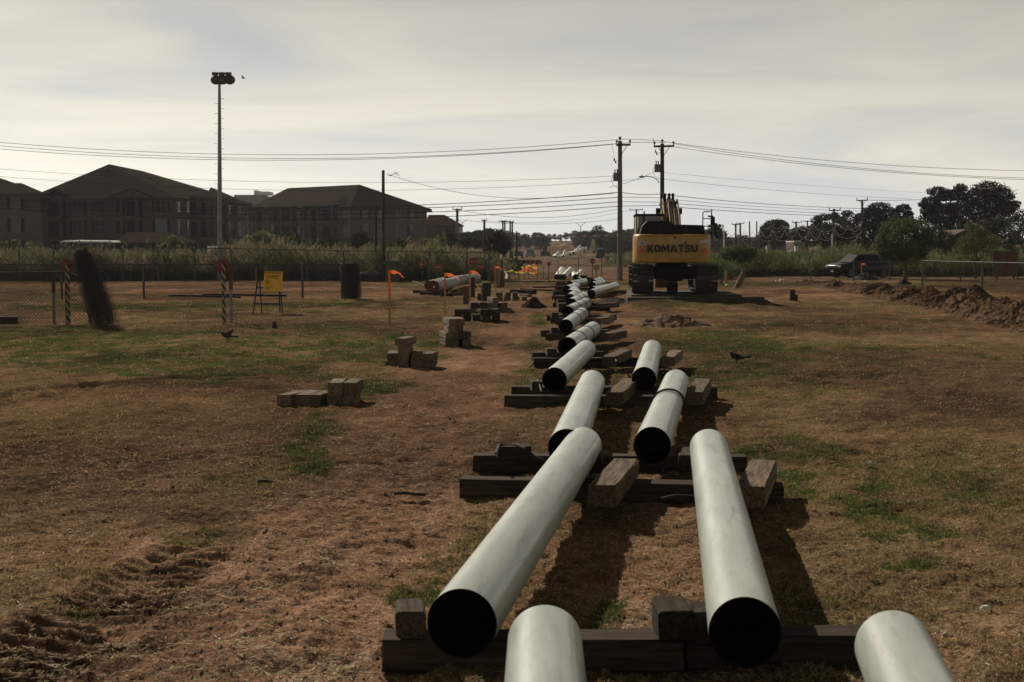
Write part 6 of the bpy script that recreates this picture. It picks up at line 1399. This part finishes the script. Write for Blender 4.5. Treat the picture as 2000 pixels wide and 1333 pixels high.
    p = PX(1507, 471, 200); q = PX(1516, 480, 200); mb = MB(p); mb.box(p.x - .5, q.x + .1, 200, 202, 0, p.z); o = thing('pale_shed', p, 'small pale shed beyond the brush left of the red trailer', 'shed'); mb.build('wall', mat('shed_pale', (.30, .26, .20), .8, .1, 2), o); mb = MB(p); mb.box(p.x - .55, q.x + .15, 199.8, 202.2, p.z + .001, p.z + .12); mb.build('roof', M_white, o)
small_ones()

# ------------------------------------------------------------------ trees, bushes, brush
def leaves(blobs, n, size, seed, up=0.0, aspect=1.0, shell=.5):
    g = np.random.default_rng(seed); B = np.array(blobs, float); w = (B[:, 3] * B[:, 4] * B[:, 5]) ** (2 / 3); w /= w.sum(); k = g.choice(len(B), n, p=w)
    d = g.normal(size=(n, 3)); d /= np.linalg.norm(d, axis=1)[:, None]; r = (shell ** 3 + (1 - shell ** 3) * g.random(n)) ** (1 / 3) * (1 + g.normal(0, .09, n))
    c = B[k, :3] + d * r[:, None] * B[k, 3:6]
    a = g.normal(size=(n, 3)); a[:, 2] += up * 3; a /= np.linalg.norm(a, axis=1)[:, None]; b = np.cross(a, g.normal(size=(n, 3))); b /= np.linalg.norm(b, axis=1)[:, None] + 1e-9
    s = size * g.uniform(.6, 1.3, n)[:, None]; la = a * s * aspect ** .5; lb = b * s / aspect ** .5
    V = np.stack([c - la * .5, c + lb * .35, c + la * .5, c - lb * .35], 1).reshape(-1, 3); return V, np.arange(4 * n).reshape(n, 4)
def limb_mb(h, spread, seed, r=.12, base_z=0.0, blobs=None, org=(0, 0, 0)):
    rr = random.Random(seed); mb = MB(org); hb = h * .35; mb.tube([(0, 0, -.15), (.02, 0, hb * .5), (rr.uniform(-.1, .1), 0, hb)], [r * 1.25, r, r * .85], 8)
    for b in (blobs or [])[:9]:
        e = Vector(b[:3]); m = Vector((e.x * .45, e.y * .45, hb + (e.z - hb) * .4)); mb.tube([(0, 0, hb * .9), tuple(m), tuple(e)], [r * .7, r * .45, r * .15], 6)
    return mb
M_pine = mat('pine_foliage', (.022, .028, .014), .9, .3, .8, island=.45, trans=.12); M_leafd = mat('dark_foliage', (.030, .042, .018), .8, .3, .9, island=.5, trans=.2); M_leafm = mat('mid_foliage', (.070, .095, .036), .75, .3, .9, island=.5, trans=.45)
M_brush = mat('brush_foliage', (.120, .125, .055), .8, .28, .35, island=.5, trans=.45, c2=(.175, .165, .085)); M_brushd = mat('dry_brush', (.16, .125, .08), .85, .3, .5, island=.45, trans=.4); M_bark = mat('bark', (.06, .045, .032), .9, .3, 4)
def tree(name, loc, blobs, n, size, mt, label, cat='tree', seed=1, r=.12, h=None, shell=.55, group=None, aspect=1.3, trunk=True):
    o = thing(name, loc, label, cat, group); V, Fc = leaves(blobs, n, size, seed, shell=shell, aspect=aspect); npmesh('crown', V, Fc, mt, o)
    if trunk: limb_mb(h or max(b[2] for b in blobs), 1, seed, r, blobs=blobs).build('trunk', M_bark, o)
    return o
def rblobs(seed, n, R_, H, r0, r1, base=.45, flat=.75):
    g = random.Random(seed); L = []
    for i in range(n):
        a = g.uniform(0, 6.283); z = g.uniform(base, 1) * H; k = math.sqrt(max(0.05, 1 - ((z / H - (base + 1) / 2) / ((1 - base) / 2 + .02)) ** 2)); d = R_ * k * math.sqrt(g.random()) * .85; r = g.uniform(r0, r1); L.append((d * math.cos(a), d * math.sin(a), min(z, H - r * .6), r, r, r * flat))
    return L
def pxblobs(L, d, org, dep=1.0):     # (px, py, rx, ry) in pixels at distance d -> local blobs
    s = d / F; out = []
    for i, (x, y, rx, ry) in enumerate(L):
        c = PX(x, y, d) - org; out.append((c.x, c.y + random.uniform(-1, 1) * rx * s * .8 * dep, c.z, rx * s, rx * s * .9, ry * s))
    return out
# the round tree, the thin tree and the pines at the right
g = GP(1768, 546); tree('round_tree', g, pxblobs([(1768, 470, 42, 34), (1745, 452, 26, 20), (1790, 450, 26, 20), (1768, 440, 24, 14), (1735, 480, 24, 22), (1800, 480, 24, 22), (1752, 500, 24, 16), (1785, 500, 28, 16), (1722, 470, 14, 16), (1815, 466, 14, 16), (1740, 508, 10, 8), (1730, 497, 12, 12)], g.y, g), 15000, .13, M_leafm, 'round bushy tree behind the right fence', seed=3, r=.14, shell=.7)
g = GP(1905, 545); tree('young_tree', g, pxblobs([(1905, 470, 20, 26), (1885, 478, 16, 22), (1925, 474, 18, 24), (1898, 445, 12, 12), (1915, 452, 14, 12), (1940, 490, 14, 14), (1880, 500, 12, 10), (1945, 470, 10, 12)], g.y, g), 3600, .12, mat('young_foliage', (.09, .10, .035), .8, .3, .9, island=.5, trans=.4), 'thin young tree with sparse leaves left of the brown board', seed=4, r=.09, shell=.3)
d = 170; g = GD(1915, d); tree('pine_tree', g, pxblobs([(1925, 372, 34, 17), (1905, 385, 30, 16), (1950, 382, 28, 18), (1940, 400, 36, 20), (1970, 405, 22, 12), (1985, 398, 10, 7), (1915, 412, 36, 18), (1960, 425, 34, 18), (1930, 440, 44, 22), (1975, 385, 8, 6), (1898, 395, 20, 10)], d, g), 15000, .24, M_pine, 'tallest dark pine at the upper right with a wide layered crown', seed=5, r=.3, shell=.35)
d = 166; g = GD(1850, d); tree('pine_tree', g, pxblobs([(1832, 374, 22, 9), (1858, 378, 20, 8), (1875, 368, 14, 9), (1845, 388, 30, 6), (1880, 386, 12, 10), (1818, 396, 20, 12), (1840, 408, 34, 12), (1870, 412, 26, 18), (1812, 412, 16, 8), (1825, 425, 26, 12), (1860, 440, 40, 20), (1805, 400, 10, 6)], d, g), 12000, .24, M_pine, 'broad dark pine with flat plates left of the tallest one', seed=6, r=.28, shell=.35)
d = 168; g = GD(1758, d); tree('pine_tree', g, pxblobs([(1763, 408, 14, 9), (1750, 415, 12, 8), (1775, 418, 10, 6), (1765, 432, 22, 12), (1745, 440, 24, 14)], d, g), 4200, .24, M_pine, 'small topped pine between the tree poles and the broad pine', seed=7, r=.2, shell=.35)
d = 172; g = GD(1715, d); tree('dark_tree', g, pxblobs([(1715, 408, 22, 13), (1735, 415, 12, 16), (1695, 415, 16, 10), (1705, 430, 30, 20), (1725, 440, 26, 24), (1680, 425, 16, 8), (1700, 455, 34, 24), (1665, 440, 18, 16)], d, g), 9000, .24, M_pine, 'dense dark tree just right of the crossarm pole', seed=8, r=.25, shell=.4)
d = 176; g = GD(1610, d); tree('dark_tree', g, pxblobs([(1610, 425, 20, 7), (1596, 432, 12, 9), (1630, 420, 10, 5), (1640, 430, 16, 8), (1655, 418, 12, 7), (1605, 445, 24, 12), (1620, 460, 40, 20), (1650, 455, 26, 20), (1590, 452, 14, 14)], d, g), 8000, .24, M_leafd, 'ragged dark tree behind the cable pole', seed=9, r=.22, shell=.35)
d = 200; g = GD(1512, d); tree('round_dark_tree', g, pxblobs([(1512, 440, 22, 11), (1528, 443, 14, 12), (1497, 450, 14, 14), (1515, 462, 32, 20)], d, g), 6000, .26, M_leafd, 'round topped dark tree behind the looping cables', seed=10, r=.22, shell=.5)
d = 205; g = GD(1570, d); tree('round_dark_tree', g, pxblobs([(1565, 452, 20, 10), (1585, 450, 16, 10), (1550, 460, 20, 14), (1575, 468, 36, 16)], d, g), 5000, .26, M_leafd, 'lower dark tree behind the red trailer', seed=11, r=.2, shell=.5)
g = GD(1830, 128); tree('leafy_tree', g, pxblobs([(1830, 455, 20, 16), (1850, 470, 20, 18), (1815, 475, 18, 18), (1835, 490, 26, 18), (1860, 490, 16, 14)], 128, g), 5000, .16, M_leafd, 'dull green tree filling the gap right of the round tree', seed=12, shell=.5)
g = GD(1945, 135); tree('leafy_tree', g, pxblobs([(1935, 440, 28, 16), (1960, 450, 26, 18), (1925, 460, 24, 20), (1955, 475, 30, 16)], 135, g), 6000, .17, M_leafd, 'dark leafy tree behind the thin young one', seed=13, shell=.5)
g = GD(1995, 140); tree('leafy_tree', g, pxblobs([(1995, 430, 22, 20), (2030, 430, 40, 30), (2000, 460, 34, 20), (2060, 450, 40, 30)], 140, g), 6000, .2, M_pine, 'dark tree cut by the right edge of the picture', seed=14, shell=.5)
g = GD(1437, 104); tree('dark_bush', g, pxblobs([(1440, 490, 28, 12), (1420, 496, 18, 12), (1462, 494, 18, 12), (1445, 503, 30, 12)], 104, g), 4500, .13, M_leafm, 'dark rounded bush rising from the brush right of the excavator', 'bush', seed=15, r=.06, shell=.4)
# left: trees and bushes before the buildings
for i, (px, d, L, n, mt, lab) in enumerate([
    (973, 150, [(972, 466, 20, 18), (960, 475, 16, 16), (985, 476, 16, 18), (970, 488, 26, 14)], 6000, M_pine, 'dark round tree standing before the far poles'),
    (878, 205, [(878, 458, 12, 10), (873, 470, 14, 12), (885, 472, 12, 12)], 2600, M_pine, 'dark shrub tree in front of the brown house'),
    (920, 215, [(915, 470, 20, 10), (935, 475, 24, 10), (905, 478, 16, 10)], 4000, M_leafd, 'low dark thicket right of the brown house pole'),
    (945, 250, [(940, 458, 20, 8), (915, 460, 16, 7), (960, 462, 16, 8), (955, 452, 12, 6)], 3500, M_leafd, 'tree crown line behind the slim dark pole'),
    (708, 150, [(705, 466, 16, 14), (695, 474, 14, 10), (718, 474, 12, 10)], 2500, M_pine, 'dark bush against the right apartment wall near the bare poles'),
    (505, 128, [(510, 464, 18, 14), (490, 472, 18, 14), (525, 470, 16, 14), (500, 482, 34, 10)], 5500, M_brush, 'tall light green bush between the two apartment blocks'),
    (565, 150, [(568, 464, 14, 10), (578, 470, 12, 10), (555, 474, 14, 8)], 2200, M_leafd, 'dark bush against the right apartment wall at its left'),
    (335, 110, [(336, 472, 12, 12), (345, 478, 16, 10), (325, 482, 16, 8)], 3600, M_brush, 'light green bush rising before the pavilion roof'),
    (10, 120, [(10, 478, 10, 6), (30, 474, 8, 5)], 700, M_brush, 'small bush top at the left edge'),
    (645, 150, [(650, 470, 16, 8), (635, 476, 18, 8)], 1800, M_leafd, 'low dark bush below the balconies of the right block'),
    (782, 140, [(785, 476, 26, 8), (765, 480, 16, 7)], 2400, mat('reddish_brush', (.09, .055, .038), .85, .3, .5, island=.4), 'reddish twiggy bush at the foot of the right block'),
    (835, 120, [(835, 478, 26, 12), (815, 484, 20, 10), (855, 488, 18, 10)], 4500, M_brushd, 'brownish bush at the right end of the apartments')]):
    g = GD(px, d); tree('bush' if 'bush' in lab or 'thicket' in lab or 'shrub' in lab else 'tree', g, pxblobs(L, d, g), n, .13 * d / 110, mt, lab, 'bush' if 'bush' in lab or 'thicket' in lab or 'shrub' in lab else 'tree', seed=40 + i, r=.08, shell=.35)
# brush: too many stems to count
def brush(name, x0, x1, d0, d1, n, top, mt, seed, size=.16):
    g = np.random.default_rng(seed); m = int((x1 - x0) / 3.2); blobs = []
    for i in range(m * 3):
        px = g.uniform(x0, x1); d = d0 + (d1 - d0) * g.random() ** 1.6; h = .80 * top(px) * (.38 + .92 * float(fbm(px * .03, d * .15, seed, 3)) + g.normal(0, .08)); p = GD(px, d); rx = g.uniform(.5, 1.0)
        blobs.append((p.x, p.y, p.z + h * .5, rx, rx * .8, h * .52))
        if g.random() < .5: blobs.append((p.x + g.normal(0, .5), p.y, p.z + h * .9, .25, .25, h * .28))
    V, Fc = leaves(blobs, n, size, seed, up=.8, aspect=4.0, shell=.6); V[:, 2] = np.maximum(V[:, 2], T(V[:, 0], V[:, 1]) - .02); tag(npmesh(name, V, Fc, mt), kind='stuff')
topL = lambda px: np.interp(px, [-150, 60, 180, 330, 420, 500, 620, 700, 780, 860, 930, 985], [2.8, 2.4, 2.15, 2.3, 2.3, 3.1, 2.6, 2.5, 2.6, 2.7, 2.3, 1.6])
brush('left_brush', -160, 985, 93, 125, 150000, topL, M_brush, 61)
brush('dry_left_brush', -160, 960, 93, 118, 36000, lambda px: topL(px) * 1.02, M_brushd, 62, size=.2)
brush('left_brush_base', -160, 960, 92, 96, 18000, lambda px: .85, M_leafd, 66)
topR = lambda px: np.interp(px, [1385, 1440, 1560, 1640, 1720, 1800, 1900, 2100], [1.9, 2.2, 2.4, 2.6, 2.9, 2.4, 2.4, 2.6])
brush('right_brush', 1388, 2150, 106, 150, 95000, topR, mat('green_brush', (.100, .120, .045), .8, .25, .35, island=.5, trans=.45, c2=(.15, .16, .07)), 63)
brush('right_brush_base', 1480, 2150, 105, 110, 12000, lambda px: .9, M_leafd, 67)
brush('clearing_weeds', 1185, 1400, 150, 300, 16000, lambda px: 1.4 + (px > 1230) * .6, M_brush, 64, size=.3)
brush('clearing_weeds', 1340, 1425, 96, 120, 9000, lambda px: 1.9, M_leafm, 68)
brush('left_clearing_weeds', 900, 1010, 118, 150, 8000, lambda px: 1.3, M_leafd, 65, size=.2)
# far tree line
protos = []
for k in range(4):
    bl = rblobs(80 + k, 16, 3.6, 8.5, 1.1, 2.0, base=.25); o = tree('far_tree', (0, 0, 0), bl, 2600, .5, M_leafd if k % 2 else M_pine, 'one of the dark trees in the hazy far tree line', seed=90 + k, r=.25, shell=.55, group='trees of the hazy far tree line', h=8); protos.append(o)
tr = random.Random(5); first = set(); spots = []
def rowtrees(x0, x1, n, d0, d1, ytop):
    for i in range(n):
        px = x0 + (x1 - x0) * (i + tr.uniform(-.3, .3)) / max(1, n - 1); d = tr.uniform(d0, d1); g = GD(px, d); H = PX(px, ytop(px) + tr.uniform(-3, 4), d).z - g.z; spots.append((g, max(3.5, H) / 8.7))
yt = lambda px: np.interp(px, [900, 960, 1010, 1060, 1085, 1110, 1125, 1160, 1200, 1240, 1300, 1400, 1420, 1500, 1700], [452, 452, 456, 456, 462, 456, 453, 452, 450, 448, 452, 450, 455, 458, 455])
rowtrees(895, 1400, 46, 560, 700, yt); rowtrees(895, 1065, 18, 430, 520, lambda p: yt(p) + 3); rowtrees(1130, 1240, 12, 420, 500, lambda p: yt(p) + 3); rowtrees(1395, 1560, 16, 300, 400, lambda p: 462); rowtrees(1180, 1250, 7, 330, 400, lambda p: 462)
rowtrees(1620, 1900, 10, 210, 260, lambda p: 462); rowtrees(1165, 1235, 6, 300, 330, lambda p: 468)
for i, (g, s) in enumerate(spots):
    if i < 4: o = protos[i]; o.location = g; o.scale = (s * 1.1, s * 1.1, s); o.rotation_euler = (0, 0, tr.uniform(0, 6))
    else: o = copy_tree(protos[i % 4], g, tr.uniform(0, 6.28), 'one of the dark trees in the hazy far tree line', 'trees of the hazy far tree line', s); o.scale = (s * 1.15, s * 1.15, s)
for px, d, y, lab in ((1168, 380, 441, 'tall tree with a round see-through crown above the far tree line'), (1396, 210, 437, 'wispy tree top just right of the excavator rail')):
    g = GD(px, d); H = PX(px, y, d).z; r = H * .16; bl = [(0, 0, H - r, r * 1.3, r * 1.3, r), (r, 0, H - r * 1.9, r, r, r * .7), (-r, 0, H - r * 1.7, r, r, r * .7)]; tree('tall_tree', g, bl, 900, .4, M_leafd, lab, seed=int(px), r=.14, shell=.2)
for px, y, lab in ((903, 432, 'double armed street lamp by the brown house'), (1134, 438, 'double armed street lamp above the far clearing')):
    d = 360; g = GD(px, d); t = PX(px, y + 5, d); o = thing('street_lamp', g, lab, 'street lamp'); mb = MB(g); mb.cyl(g, t, .12, .08, 6); mb.build('shaft', M_grey, o)
    for s in (-1, 1): mb = MB(g); mb.tube([t, t + Vector((s * .6, 0, .6)), t + Vector((s * 1.3, 0, 1.0))], .06, 5); mb.build('lamp_arm', M_grey, o)

# ------------------------------------------------------------------ haze
def haze():
    mb = MB(); mb.box(-1700, 1700, -30, 1800, -1.5, 30); m = bpy.data.materials.new('air_haze'); m.use_nodes = True; t = m.node_tree; t.nodes.clear(); out = N(t, 'ShaderNodeOutputMaterial'); v = N(t, 'ShaderNodeVolumePrincipled')
    v.inputs['Density'].default_value = .00011; v.inputs['Color'].default_value = (.86, .88, .90, 1); v.inputs['Anisotropy'].default_value = .3; t.links.new(v.outputs[0], out.inputs['Volume']); tag(mb.build('haze', m), kind='stuff')
haze()
